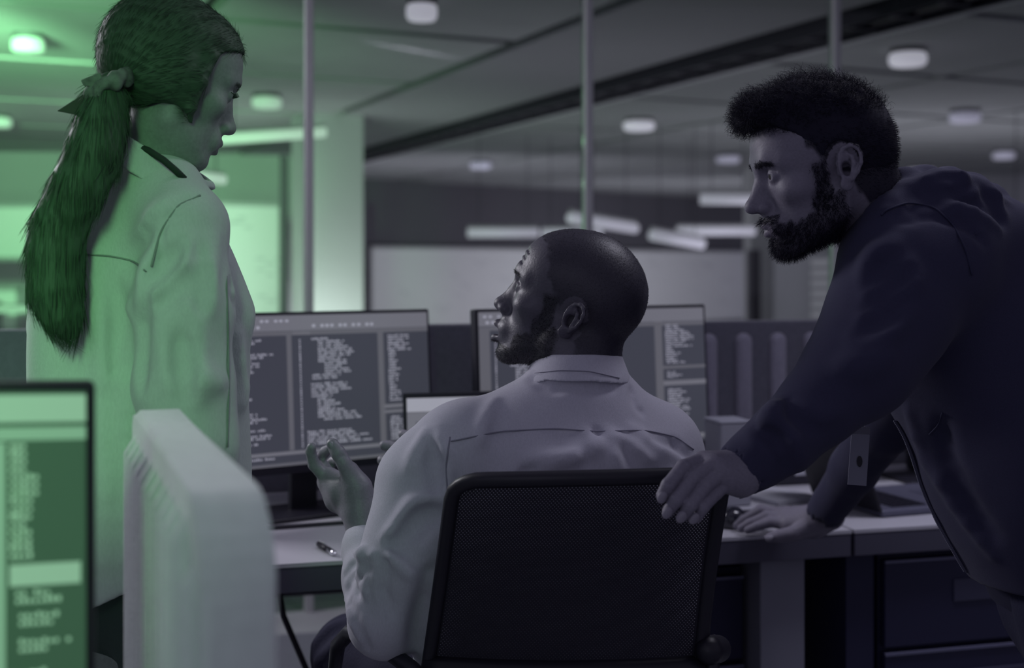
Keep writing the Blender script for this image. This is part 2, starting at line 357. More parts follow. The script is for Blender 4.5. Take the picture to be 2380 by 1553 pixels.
def head_masks(V, ear_at=(-.010, -.012)):
    x, y, z = V[:, 0], V[:, 1], V[:, 2]; ax_ = np.abs(x)
    wob = .003*np.sin(x*310+z*170)+.002*np.sin(y*420+x*90)
    e = (((y-ear_at[0]+.004)/.024)**2+((z-ear_at[1])/.035)**2 < 1) & (ax_ > .067)
    yl = np.interp(z, [-.07, -.05, -.02, 0, .03, .055, .075, .095], [-.045, -.030, -.024, .014, .030, .040, .052, .090])
    top = ss(-.004, .004, yl+wob-y)*ss(-.078, -.068, z+wob)
    hair = np.where(e, 0, top)
    side = ss(.004, -.004, np.abs(y-.020-.10*(-z-.02).clip(0))-.012+wob)*ss(.01, .0, z)*ss(.045, .05, ax_)
    line = np.interp(y, [-.01, .02, .05, .075, .1], [-.035, -.052, -.066, -.074, -.060])
    bd = ss(-.004, .004, line+wob-z)*ss(-.012, -.002, y)*ss(-.135, -.128, z)
    mus = (np.abs(z+.063) < .0065) & (ax_ < .030) & (y > .07)
    lips = (ax_ < .021) & (z < -.0655) & (z > -.090) & (y > .088)
    beard = np.maximum(np.maximum(bd, side), mus*1.0); beard = np.where(lips | e, 0, beard)
    brow = ss(.0045, .0015, np.abs(z-.021-.10*(ax_-.03)*(ax_ < .035)+.25*(ax_-.035)*(ax_ > .035)))*ss(.010, .014, ax_)*ss(.052, .046, ax_)*(y > .05)
    return hair, beard, brow, lips*1.0, e
def to_world(V, R, c, sc=1.0): return np.asarray(c)+sc*(np.asarray(V) @ np.asarray(R))
def to_head(p, R, c, sc=1.0): return (np.asarray(R) @ (np.asarray(p)-np.asarray(c)))/sc
def join(parts):
    V = []; Q = []; K = []; n = 0
    for v, q, k in parts: V.append(v); Q.append(q+n); K.append(k); n += len(v)
    return np.concatenate(V), np.concatenate(Q), np.concatenate(K)
def eyes(R, c, sc, m_white, parent, look=(0, 1, 0), iris=(.03, .02, .02)):
    for s_ in (-1, 1):
        mb = MB(); n = 20; cen = np.array([s_*.0315, .0735, 0]); L = nrm(look); A = nrm(np.cross(L, (0, 0, 1))); B = np.cross(A, L); v = []; cols = []; f = []
        for i in range(17):
            a = math.pi*i/16
            for j in range(n):
                b = 2*math.pi*j/n; v.append(cen+.0132*(L*math.cos(a)+(A*math.cos(b)+B*math.sin(b))*math.sin(a))); cols.append(iris if a < .48 else (.42, .42, .46))
        for i in range(16):
            for j in range(n): f.append((i*n+j, i*n+(j+1) % n, (i+1)*n+(j+1) % n, (i+1)*n+j))
        pydata('eye', to_world(v, R, c, sc), f, m_white, parent, True, np.array(cols))
def fur(V, N, mask, n, ln, rad, droop, name, m, parent, seed=1, curl=0.0, comb=None, seg=3):
    """short hairs standing on a masked part of a surface; one mesh"""
    rg = np.random.default_rng(seed); p = mask/mask.sum(); I = rg.choice(len(V), n, p=p); mb_v = []; mb_f = []
    for i in I:
        a = V[i]-N[i]*.0005; d = nrm(N[i]*1.0+np.asarray(droop)+rg.normal(0, .35, 3)) if comb is None else (lambda c_: nrm(nrm(c_-N[i]*np.dot(c_, N[i]))+N[i]*.05+rg.normal(0, .045, 3)))(np.asarray(comb)-V[i]); s_ = nrm(np.cross(d, rg.normal(0, 1, 3))); l = ln*rg.uniform(.5, 1.3)
        base = len(mb_v); ph = rg.uniform(0, 6.28); t2 = np.cross(d, s_)
        for j in range(seg+1):
            u = j/seg; off = curl*(s_*math.cos(ph+u*5)+t2*math.sin(ph+u*5)-s_*math.cos(ph)-t2*math.sin(ph)); q = a+d*l*u+off; r_ = rad*(1-u*.75)
            for th in (0, 2.1, 4.2): mb_v.append(q+r_*(s_*math.cos(th)+t2*math.sin(th)))
        for j in range(seg):
            b = base+3*j
            for k in range(3): mb_f.append((b+k, b+(k+1) % 3, b+3+(k+1) % 3, b+3+k))
    return tag(pydata(name, np.array(mb_v), mb_f, m, parent, True), kind='stuff')
# ---------------------------------------------------------------- materials
M_ceil = mat('ceiling_tile', (.36, .37, .38), .85, var=.12, vscale=2.5)
M_gap = mat('ceiling_void', (.012, .012, .016), .9)
M_wall = mat('pale_wall', (.52, .52, .54), .8, var=.06, vscale=1.5)
M_dark = mat('dark_wall', (.105, .10, .12), .7, var=.10, vscale=1.2)
M_board = mat('whiteboard', (.82, .82, .84), .35, var=.04, vscale=.8)
M_boardmark = mat('board_marker', (.60, .60, .64), .6)
M_metal = mat('pale_metal', (.50, .50, .52), .4, .3)
M_black = mat('black_plastic', (.012, .011, .020), .45)
M_blackm = mat('dark_metal', (.030, .029, .042), .4, .3)
M_navy = mat('navy_cabinet', (.016, .016, .050), .55, var=.1, vscale=6)
M_navyedge = mat('cabinet_edge', (.14, .14, .22), .45)
M_desk = mat('white_laminate', (.50, .49, .54), .4, var=.05, vscale=5, bump=.03)
M_deskedge = mat('desk_edge', (.075, .072, .105), .5, var=.05, vscale=20)
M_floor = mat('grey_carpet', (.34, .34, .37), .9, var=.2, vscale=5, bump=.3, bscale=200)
M_felt = mat('charcoal_felt', (.10, .098, .13), .95, var=.25, vscale=90, bump=.4, bscale=300, sheen=.2)
M_pfelt = mat('pale_felt', (.70, .76, .72), .95, var=.10, vscale=60, bump=.3, bscale=200, sheen=.2)
M_lampbody = mat('lamp_body', (.08, .08, .09), .5)
M_glow = mat('lamp_glow', (.92, .90, 1.0), .5, emit=.36)
M_glowg = mat('lamp_glow_green', (.40, .58, .44), .5, emit=.7)
M_glowdim = mat('lamp_glow_dim', (.66, .64, .80), .5, emit=.24)
M_tube = mat('tube_glow', (.90, .88, 1.0), .5, emit=.20)
M_tubeg = mat('tube_glow_green', (.50, .72, .54), .5, emit=.75)
CEIL = 2.70
UD = np.array([.912, .410, 0]); VD = np.array([-.410, .912, 0]); RAX = np.array([UD, VD, [0, 0, 1.]])
def ST(s, t, z): return UD*s+VD*t+np.array([0, 0, z])
# ---------------------------------------------------------------- floor, ceiling, walls
fl = MB().box((2, 14, -.05), (14, 20, .05)).build('floor', M_floor); tag(fl, kind='structure')
cl = MB().box(ST(5, 15.6, CEIL+.11), (10, 12.6, .05), RAX).build('ceiling', M_gap); tag(cl, kind='structure')
SL = [(-4.4, -2.5), (-2.5, -.6), (-.6, 1.27), (1.27, 3.2), (4.78, 6.6), (6.6, 8.6), (8.6, 10.6), (10.6, 12.6), (12.6, 14.6)]
TL = [3.3, 5.2, 7.02, 8.9, 11.1, 13.1, 15.1, 17.1, 19.1, 21.2, 23.3, 25.4, 27.6]
for s0, s1 in SL:
    for t0, t1 in zip(TL[:-1], TL[1:]):
        MB().box(ST((s0+s1)/2, (t0+t1)/2, CEIL+.03), ((s1-s0)/2-.05, (t1-t0)/2-.06, .03), RAX).build('ceiling_panel', M_ceil, cl)
sof = MB().box(ST(3.80, 15.5, CEIL+.02), (.56, 12, .03), RAX).build('soffit_strip', mat('soffit_paint', (.30, .30, .32), .8, var=.05, vscale=1.5), cl)
# cable tray hung in the dark slot beside the soffit
tr = MB()
for s in (4.44, 4.72): tr.box(ST(s, 13.5, CEIL-.03), (.012, 11.0, .05), RAX)
tr.build('tray_rail', M_blackm, cl)
tr = MB()
for i in range(60): tr.box(ST(4.58, 3+.36*i, CEIL-.06), (.14, .02, .012), RAX)
tag(tr.build('tray_rung', M_blackm, cl), kind='stuff')
tr = MB()
for s, r in ((4.50, .025), (4.56, .02), (4.64, .03)): tr.tube([ST(s+.02*math.sin(t*1.7+s*9), t, CEIL-.03) for t in np.linspace(4, 24, 40)], r, 6)
tr.build('cable_run', M_black, cl, smooth=True)
MB().box(ST(4.86, 13.5, CEIL-.03), (.03, 11, .025), RAX).build('light_trim', mat('trim_paint', (.55, .55, .58), .5), cl)
def hseg(name, x0, d0, x1, d1, z0, z1, th, m, parent=None):
    """upright slab standing between two plan points given as (image column, depth)"""
    a = W(x0, HOR, d0); b = W(x1, HOR, d1); a[2] = b[2] = 0; e = nrm(np.cross(b-a, (0, 0, 1)))*-th
    Z = lambda p, z: p+np.array([0, 0, z])
    return MB().hexa([Z(a, z0), Z(b, z0), Z(b+e, z0), Z(a+e, z0), Z(a, z1), Z(b, z1), Z(b+e, z1), Z(a+e, z1)]).build(name, m, parent)
tag(hseg('wall_back', 835, 19.5, 1790, 26.5, 0, CEIL+.1, .2, M_dark), kind='structure')
tag(hseg('wall_left', -700, 14.6, 690, 15.4, 0, CEIL+.1, .2, M_wall), kind='structure')
tag(hseg('wall_passage', 560, 18.6, 850, 19.6, 0, CEIL+.1, .2, M_wall), kind='structure')
tag(hseg('wall_right', 1745, 17.5, 2650, 19.8, 0, CEIL+.1, .2, M_wall), kind='structure')
def board(label, x0, d0, x1, d1, z0, z1, marks, m=M_board, fr=M_metal, seed=1):
    a = W(x0, HOR, d0); b = W(x1, HOR, d1); a[2] = b[2] = 0; dr = nrm(b-a); nn = np.cross((0, 0, 1), dr)*-1; L = np.linalg.norm(b-a); c = (a+b)/2
    if nn[1] > 0: nn = -nn
    ax = np.array([dr, nn, [0, 0, 1.]]); c = c+nn*.05
    t = thing('whiteboard', label, 'whiteboard', (c[0], c[1], z0))
    MB().box(c+np.array([0, 0, (z0+z1)/2]), (L/2, .015, (z1-z0)/2), ax).build('board_surface', m, t)
    g = MB()
    for z in (z0, z1): g.box(c+np.array([0, 0, z]), (L/2+.02, .022, .02), ax)
    for s_ in (-1, 1): g.box(c+dr*s_*L/2+np.array([0, 0, (z0+z1)/2]), (.02, .022, (z1-z0)/2), ax)
    g.build('board_frame', fr, t)
    rg = random.Random(seed); g = MB()
    for i in range(marks):
        u = rg.uniform(-.46, .40)*L; z = rg.uniform(z0+.25*(z1-z0), z1-.1)
        for j in range(rg.randint(2, 5)): g.box(c+dr*(u+.1*j)+nn*.017+np.array([0, 0, z-.05*(j % 2)]), (.035+.02*rg.random(), .002, .012), ax)
    if marks: tag(g.build('marker_writing', M_boardmark, t), kind='stuff')
    return t
board('very wide whiteboard on the dark back wall behind the seated man', 858, 19.5, 1740, 25.9, .25, 1.62, 26, seed=4)
board('tall bright green-lit whiteboard behind the woman, left of the pale column', 470, 12.6, 648, 12.9, .6, 1.95, 5, seed=8)
board('bright whiteboard at the left picture edge behind the ponytail', -260, 12.6, 105, 12.6, 1.40, 1.93, 0)
board('small low bright whiteboard at the left edge under the larger one', -200, 12.4, 48, 12.4, .7, 1.10, 0)
t = tag(hseg('trim_1', 650, 12.7, 668, 12.7, 0, 2.45, .06, M_dark), kind='structure')
# slatted bright shelving low at the left
t = thing('storage_rack', 'pale open rack with stacked shelves at the left behind the ponytail', 'rack', (-4.4, 11.2, 0))
for i, z in enumerate((.10, .38, .66, .94)): MB().box((-4.05, 11.4, z), (.75, .2, .03)).build('shelf', M_wall, t)
for x in (-4.75, -3.35): MB().box((x, 11.4, .5), (.02, .2, .5)).build('side_panel', M_dark, t)
tag(hseg('trim_3', 832, 18.6, 850, 18.7, 0, 2.3, .08, M_dark), kind='structure')
col = MB().box(W(760, HOR, 11.5)*[1, 1, 0]+[0, 0, 1.4], (.27, .27, 1.4), yaw(.38)).build('column', mat('column_paint', (.55, .56, .57), .7, var=.05, vscale=2)); tag(col, 'broad pale square column left of the dark back wall', 'column')
# right side: notice wall with slips and dark post
tag(hseg('trim_2', 1745, 16.9, 1768, 17, 0, 1.55, .08, M_dark), kind='structure')
t = thing('notice_panel', 'pale notice panel with rows of paper slips, left of the leaning man', 'notice board', W(1900, HOR, 16)*[1, 1, 0]+[0, 0, .5])
slab('panel', [W(1800, 590, 16), W(1995, 590, 16), W(1995, 790, 16), W(1800, 790, 16)], .05, mat('panel_paint', (.42, .42, .46), .7), t)
for i in range(6):
    y = 604+i*24; slab('paper_slip', [W(1886, y, 15.97), W(1932, y-1, 15.97), W(1932, y+13, 15.97), W(1886, y+14, 15.97)], .02, M_board, t)
MB().box(W(1900, 705, 15.97)*[1, 1, 0]+[0, .05, .25], (.5, .03, .25)).build('foot', M_dark, t)
t = tag(MB().box(W(1936, 640, 15.5)*[1, 1, 0]+[0, 0, .73], (.03, .03, .73)).build('post', M_dark), 'thin dark post in front of the pale notice panel', 'post')
# ---------------------------------------------------------------- glass partition
gm = bpy.data.materials.new('clear_glass'); gm.use_nodes = True; nt = gm.node_tree; nt.nodes.remove(nt.nodes['Principled BSDF'])
tr_ = nt.nodes.new('ShaderNodeBsdfTransparent'); tr_.inputs[0].default_value = (.93, .94, .95, 1); gl = nt.nodes.new('ShaderNodeBsdfGlossy'); gl.inputs['Roughness'].default_value = .03
mx = nt.nodes.new('ShaderNodeMixShader'); fr = nt.nodes.new('ShaderNodeFresnel'); fr.inputs[0].default_value = 1.25
nt.links.new(fr.outputs[0], mx.inputs[0]); nt.links.new(tr_.outputs[0], mx.inputs[1]); nt.links.new(gl.outputs[0], mx.inputs[2]); nt.links.new(mx.outputs[0], nt.nodes['Material Output'].inputs[0])
gp = thing('glass_partition', 'floor to ceiling glass partition with slim pale uprights behind the desks', 'glass partition', W(1365, HOR, 5.1)*[1, 1, 0])
def gx(px): a = -.776+1.09*(px-717)/648*1.02; return None
A = W(717, HOR, 4.8)*[1, 1, 0]; B = W(1940, HOR, 5.5)*[1, 1, 0]; gd = nrm(B-A)
ups = [A-gd*1.35, A, W(1365, HOR, 5.15)*[1, 1, 0], B, B+gd*1.12]
gax = np.array([gd, np.cross((0, 0, 1), gd), [0, 0, 1.]])
for u in ups: MB().box(u+[0, 0, CEIL/2], (.017, .025, CEIL/2), gax).build('upright', M_metal, gp, bevel=.003)
for a, b in zip(ups[:-1], ups[1:]): MB().box((a+b)/2+[0, 0, CEIL/2], (np.linalg.norm(b-a)/2-.018, .004, CEIL/2-.04), gax).build('glass_pane', gm, gp)
# ---------------------------------------------------------------- lamps
def downlight(px, py, r, glow, label):
    d = (CEIL-.05-CAM_H)*F_PX/(HOR-py); c = W(px, py, d); c[2] = CEIL
    t = thing('downlight', label, 'ceiling light', c, 'surface downlights on the ceiling')
    MB().lathe(c, [(0, 0), (r*1.05, 0), (r*1.05, -.03), (r*.9, -.035)], 24).build('housing', M_lampbody, t, smooth=False)
    MB().lathe(c+[0, 0, -.03], [(r*1.0, 0), (r*1.12, -.02), (r*1.12, -.06), (r*.95, -.08), (0, -.085)], 24).build('diffuser', glow, t, smooth=True)
for px, py, r, g, lb in [(980, 20, .072, M_glow, 'brightest round downlight at the top, left of the middle glass upright'), (65, 98, .085, M_glowg, 'green downlight left of the woman, nearest the picture corner'), (620, 233, .105, M_glowg, 'green downlight just right of the woman\'s face'),
        (1485, 288, .13, M_glow, 'downlight right of the middle glass upright, above the seated man'), (1117, 381, .125, M_glowdim, 'small far downlight above the dark wall, left of the middle upright'), (1692, 367, .13, M_glowdim, 'small far downlight left of the leaning man\'s forehead'),
        (2110, 131, .105, M_glow, 'downlight above the back of the leaning man\'s head'), (2243, 268, .12, M_glowdim, 'downlight right of the leaning man\'s hair'), (2333, 358, .115, M_glowdim, 'dim downlight nearest the right edge above the hood'), (2140, 396, .17, M_glowdim, 'downlight half hidden behind the hood'), (-3, 280, .10, M_glowg, 'green downlight cut by the left picture edge')]: downlight(px, py, r, g, lb)
def linear(x0, y0, x1, y1, d0, d1, glow, label, r=.028):
    a, b = W(x0, y0, d0), W(x1, y1, d1); t = thing('linear_lamp', label, 'pendant lamp', (a+b)/2, 'linear lamps hung over the far desks')
    MB().tube([a, b], r*1.0, 12).build('light_tube', glow, t, smooth=True)
    e = (b-a)*.5; n_ = [0, 0, r*1.1]
    MB().tube([a+n_, b+n_], r*.45, 6).build('top_rail', M_metal, t)
    for u in (.15, .85):
        p = a+(b-a)*u+n_; MB().tube([p, [p[0], p[1], CEIL-.002]], .004, 5).build('suspension_wire', M_blackm, t)
for a in [(505, 324, 755, 307, 8.2, 8.6, M_tubeg, 'green-tinted linear lamp beside the woman\'s mouth', .036), (395, 400, 520, 418, 8, 8.4, M_tubeg, 'short green-tinted linear lamp under the woman\'s chin', .034),
          (1088, 541, 1250, 541, 13, 13.2, M_tube, 'leftmost level linear lamp above the wide whiteboard', .05), (1258, 541, 1400, 543, 13.4, 13.4, M_tube, 'linear lamp partly behind the seated man\'s crown', .05),
          (1326, 506, 1476, 531, 12, 12.8, M_tube, 'slanting linear lamp crossing the middle glass upright', .055), (1515, 546, 1632, 567, 12, 12.4, M_tube, 'slanting linear lamp right of the seated man\'s head', .055),
          (1575, 537, 1752, 537, 13.5, 13.8, M_tube, 'level linear lamp right of the slanting pair', .05), (1628, 463, 1800, 463, 12, 12, M_tube, 'level linear lamp by the leaning man\'s nose', .052), (2340, 520, 2480, 523, 11, 11, M_tube, 'linear lamp at the right edge behind the hoodie', .055)]: linear(*a)
# ---------------------------------------------------------------- desks
DY = math.radians(14.8); DAX = yaw(DY); DZ = .73; DO = np.array([-.50, 2.47, 0])       # desk frame: origin on the front edge, x along it, y to the back
def D(a, b, z): return DO+DAX[0]*a+DAX[1]*b+np.array([0, 0, z])
def desk(a0, a1, label):
    t = thing('desk', label, 'desk', D((a0+a1)/2, .4, 0))
    MB().box(D((a0+a1)/2, .40, DZ-.004), ((a1-a0)/2, .40, .004), DAX).build('desk_top', M_desk, t)
    MB().box(D((a0+a1)/2, .40, DZ-.034), ((a1-a0)/2-.001, .399, .0255), DAX).build('top_edge', M_deskedge, t, bevel=.002)
    return t
d1 = desk(-1.15, 1.304, 'white-topped desk under the two code monitors, in front of the seated man')
d2 = desk(1.311, 3.4, 'white-topped desk at the right carrying the open laptop')
for a in (-1.05, 1.155): MB().box(D(a, .37, (DZ-.06)/2), (.055, .33, (DZ-.06)/2), DAX).build('leg', mat('leg_paint', (.22, .22, .27), .5), d1, bevel=.004)
MB().box(D(3.3, .4, (DZ-.06)/2), (.035, .33, (DZ-.06)/2), DAX).build('leg', M_navy, d2)
MB().box(D(1.348, .4, (DZ-.06)/2), (.035, .36, (DZ-.06)/2), DAX).build('leg', M_navy, d2)
def pedestal(a0, a1, b0, z1, n, label):
    t = thing('drawer_cabinet', label, 'drawer cabinet', D((a0+a1)/2, b0+.25, 0)); c = (a0+a1)/2; hw = (a1-a0)/2
    MB().box(D(c, b0+.27, z1/2), (hw, .25, z1/2), DAX).build('cabinet_body', M_navy, t, bevel=.003)
    hh = (z1-.03)/n
    for i in range(n):
        z = .02+hh*i+hh/2; g = MB(); g.box(D(c, b0+.008, z), (hw-.004, .011, hh/2-.006), DAX); f = g.build('drawer', M_navy, t, bevel=.003)
        MB().box(D(c, b0-.004, z+hh/2-.009), (hw-.004, .003, .003), DAX).build('drawer_lip', M_navyedge, f)
        MB().box(D(c+.01, b0-.004, z+hh/2-.085), (hw*.62, .003, .026), DAX).build('handle', mat('handle_plate', (.045, .045, .085), .5), f, bevel=.002)
    return t
pedestal(.55, 1.09, .10, .635, 3, 'navy drawer cabinet under the desk just right of the chair back')
pedestal(1.40, 2.30, .03, .665, 3, 'wide navy drawer cabinet below the laptop at the right')
c = MB().tube([D(.05, .3, .665), D(.07, .28, .55), D(.14, .27, .38), D(.22, .3, .2), D(.26, .35, .015), D(.5, .5, .012)], .007, 8).build('power_cable', M_blackm, smooth=True); tag(c, 'dark power cable hanging under the desk left of the seated man\'s elbow', 'cable')
# low cabinet and rug seen beneath the desk
tag(MB().box((-1.0, 5.6, .16), (1.1, .2, .16), yaw(.2)).build('low_bench', mat('bench_grey', (.20, .20, .25), .7), bevel=.01), 'low grey bench on the floor seen under the desk', 'bench')
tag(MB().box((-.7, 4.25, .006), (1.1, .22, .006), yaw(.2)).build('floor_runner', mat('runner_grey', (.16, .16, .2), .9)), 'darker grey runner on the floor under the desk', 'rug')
# desk divider of felt with pill-shaped ribs
dv = thing('desk_divider', 'charcoal felt desk divider with rounded upright ribs behind the monitors', 'desk divider', D(1.3, .86, DZ))
DVT = 1.32-(752-HOR)/F_PX*3.45
MB().box(D(1.1, .835, (DVT+.45)/2), (2.3, .02, (DVT-.45)/2), DAX).build('felt_panel', M_felt, dv, bevel=.008)
Mrib = mat('rib_felt', (.21, .20, .26), .95, var=.2, vscale=90, bump=.4, bscale=300, sheen=.3)
for i in range(9):
    a = 1.205+i*.109
    g = MB(); z0, z1, r = DZ+.04, DVT-.035, .026; P = []
    for s_ in range(13): th = math.pi*s_/12; P.append((r*math.cos(th), z1-r+r*math.sin(th)))
    for s_ in range(13): th = math.pi+math.pi*s_/12; P.append((r*math.cos(th), z0+r+r*math.sin(th)))
    n = len(P); v = []
    for k, (sc_, dep) in enumerate(((1, .816), (1, .808), (.8, .798), (.4, .793))):
        for x, z in P: zc = min(max(z, z0+r), z1-r); v.append(D(a+x*sc_, dep, zc+(z-zc)*sc_))
    f = [tuple(k*n+j for j in q) for k in () for q in ()]
    for k in range(3): f += [(k*n+j, k*n+(j+1) % n, (k+1)*n+(j+1) % n, (k+1)*n+j) for j in range(n)]
    f.append(tuple(3*n+j for j in range(n))); g.add(v, f); g.build('felt_rib', Mrib, dv, smooth=True)
# ---------------------------------------------------------------- screens
def emat(name, c, s=1.0): return mat(name, c, .3, emit=s)
E_bg = emat('screen_ground', (.040, .042, .056), .9); E_hd = emat('screen_header', (.115, .115, .135), 1.0); E_tx = emat('screen_text', (.26, .26, .31), 1.0); E_hi = emat('screen_bright', (.25, .25, .29), 1.0); E_side = emat('screen_side', (.085, .085, .10), 1.0)
G_bg = emat('screen_ground_green', (.050, .115, .066), .5); G_hd = emat('screen_header_green', (.24, .42, .28), .72); G_tx = emat('screen_text_green', (.25, .44, .29), .8); G_side = emat('screen_side_green', (.19, .36, .23), .7)
def code(mb, P, u0, u1, v0, v1, rows, rg, dens=.95, indent=True, cw=.0078, ch=.72):
    """rows of glyph-like marks between screen fractions"""
    ind = 0; n = 0; run = 0; rh = (v1-v0)/rows
    for r in range(rows):
        if run <= 0: ind = rg.choice([0, 1, 2, 3, 2, 1]) if indent else rg.choice([0, 0, 1, 1]); run = rg.randint(1, 6); lng = rg.uniform(.35, 1)
        run -= 1
        if rg.random() > dens+.1: continue
        u = u0+ind*.035*(1 if indent else .3)*(u1-u0)/.4; ln = (u1-u)*min(1, lng*rg.uniform(.5, 1.1)); e = u+ln; wl = rg.randint(2, 9)
        while u < e and u < u1-cw:
            if wl <= 0: u += cw*1.1; wl = rg.randint(2, 9); continue
            wl -= 1; h = rh*ch*rg.choice([.6, .75, .75, 1.0]); vb = v0+r*rh+rh*(.78)
            mb.add([P(u, vb), P(u+cw*.68, vb), P(u+cw*.68, vb-h), P(u, vb-h)], [(0, 1, 2, 3)]); u += cw
def rect(mb, P, u0, v0, u1, v1): mb.add([P(u0, v1), P(u1, v1), P(u1, v0), P(u0, v0)], [(0, 1, 2, 3)])
def screen_panes(P, par, layout, mats, seed, cw=.0078):
    """P(u, v, lift) maps screen fractions (v down) to world; layout: list of (kind, u0, v0, u1, v1, rows)"""
    bg, hd, tx, side = mats; rg = random.Random(seed); b = {k: MB() for k in ('h', 't', 's', 'd')}
    m = MB(); m.add([P(0, 1, 0), P(1, 1, 0), P(1, 0, 0), P(0, 0, 0)], [(0, 1, 2, 3)]); m.build('display', bg, par)
    for k, u0, v0, u1, v1, rows in layout:
        P1 = lambda u, v: P(u, v, .0004); P2 = lambda u, v: P(u, v, .0008)
        if k == 'h': rect(b['h'], P1, u0, v0, u1, v1)
        elif k == 's': rect(b['s'], P1, u0, v0, u1, v1)
        elif k == 't': code(b['t'], P2, u0, u1, v0, v1, rows, rg, cw=cw)
        elif k == 'l': code(b['t'], P2, u0, u1, v0, v1, rows, rg, 1, False, cw=cw)
        elif k == 'n': code(b['t'], P2, u0, u1, v0, v1, rows, rg, 1.1, False, cw=cw)
        elif k == 'i':
            u = u0
            while u < u1: rect(b['t'], P2, u, v0, u+cw*1.6, v1); u += cw*rg.choice([2.6, 3, 4.5])
    if b['h'].v: b['h'].build('toolbar', hd, par)
    if b['s'].v: b['s'].build('side_bar', side, par)
    if b['t'].v: tag(b['t'].build('code_text', tx, par), kind='stuff')
ML = [('h', 0, 0, 1, .105, 0), ('s', 0, .108, 1, .135, 0), ('i', .03, .030, .40, .045, 0), ('i', .05, .070, .30, .088, 0), ('i', .50, .066, .78, .084, 0), ('h', .06, .112, .135, .134, 0), ('h', .42, .112, .49, .134, 0),
      ('s', .0, .135, .045, .9, 0), ('n', .075, .16, .088, .89, 42), ('t', .105, .155, .385, .40, 13), ('t', .115, .42, .375, .58, 8), ('t', .105, .62, .385, .89, 15),
      ('s', .395, .135, .415, .9, 0), ('n', .445, .16, .458, .89, 42), ('t', .47, .155, .765, .44, 15), ('t', .49, .46, .765, .72, 13), ('t', .47, .78, .765, .88, 5),
      ('s', .775, .135, .80, .9, 0), ('l', .82, .15, .93, .62, 24), ('h', .79, .64, 1, .665, 0), ('h', .79, .68, 1, .70, 0), ('l', .82, .72, .93, .89, 8),
      ('h', 0, .905, 1, .928, 0), ('l', .03, .935, .5, .975, 2), ('s', 0, .98, 1, 1, 0)]
MR = [('h', 0, 0, 1, .10, 0), ('i', .02, .025, .25, .04, 0), ('i', .03, .065, .25, .083, 0), ('s', 0, .105, 1, .13, 0), ('s', 0, .13, .045, .93, 0), ('n', .065, .16, .08, .92, 42), ('t', .105, .16, .36, .92, 40), ('s', .38, .13, .40, .93, 0),
      ('s', .765, .1, .80, .93, 0), ('l', .815, .12, .95, .415, 17), ('s', .80, .43, 1, .452, 0), ('l', .815, .47, .95, .52, 4), ('h', .80, .54, 1, .575, 0), ('l', .815, .60, .97, .93, 18), ('h', 0, .94, 1, .975, 0)]
def monitor(label, tr_, tl_, hgt, layout, seed, base=True, tilt=.10, mats=(E_bg, E_hd, E_tx, E_side), roll=0.0, wd=None, stand_m=None, cw=.0078):
    """tl_, tr_: world points of the top corners"""
    tl_, tr_ = np.array(tl_), np.array(tr_); X = nrm(tr_-tl_); wd = np.linalg.norm(tr_-tl_) if wd is None else wd; tl_ = tr_-X*wd
    nrm_h = nrm(np.cross(X, (0, 0, 1))); U = nrm(np.array([0, 0, 1.])*math.cos(tilt)+nrm_h*-1*math.sin(tilt)*-1) if False else None
    Hn = np.array([-X[1], X[0], 0]); Hn = nrm(Hn)                      # horizontal, away from the viewer
    U = nrm(np.array([0, 0, 1.])*math.cos(tilt)+Hn*math.sin(tilt)); Nn = np.cross(X, U); Nn = -Nn if Nn[1] > 0 else Nn    # to the viewer
    ax = np.array([X, -Nn, U]); c = tl_+X*wd/2-U*hgt/2
    t = thing('monitor', label, 'monitor', (c[0], c[1], DZ) if base else tuple(c))
    MB().box(c-Nn*.016, (wd/2, .016, hgt/2), ax).build('housing', M_black, t, bevel=.004)
    b = .008; bb = .018; P = lambda u, v, l=0: tl_+X*(b+(wd-2*b)*u)-U*(b+(hgt-b-bb)*v)+Nn*(.0012+l)
    screen_panes(P, t, layout, mats, seed, cw)
    g = MB(); g.box(c-U*(hgt/2-.008)+Nn*.001, (wd/2-.002, .002, .008), ax); g.build('bezel', M_black, t)
    if base:
        q = c-Nn*.06; f = np.array([q[0], q[1], DZ])
        MB().box(np.array([q[0], q[1], (c[2]+DZ)/2]), (.035, .010, (c[2]-DZ)/2), yaw(math.atan2(X[1], X[0]))).build('stand_neck', M_black, t, bevel=.004)
        MB().box(f+[0, 0, .006]-Hn*.01, (.13, .085, .006), yaw(math.atan2(X[1], X[0]))).build('stand_base', M_black, t, bevel=.005)
    return t
monitor('code monitor beside the woman, above the seated man\'s left hand', W(997, 718, 3.15), W(572, 727, 2.87), .375, ML, 3, tilt=.07, wd=.65)
monitor('code monitor partly hidden by the seated man\'s head', W(1639, 707, 3.25), W(1085, 719, 2.97), .368, MR, 11, tilt=.07, wd=.65)
monitor('dark monitor mostly hidden behind the leaning man\'s forearm', W(2420, 716, 3.52), W(1961, 728, 3.36), .33, [('h', 0, 0, 1, .1, 0), ('l', .03, .15, .3, .9, 24)], 21, tilt=.05, base=True, mats=(emat('dim_ground', (.022, .022, .04), .8), emat('dim_header', (.06, .06, .085), .8), emat('dim_text', (.08, .08, .11), .8), E_side))
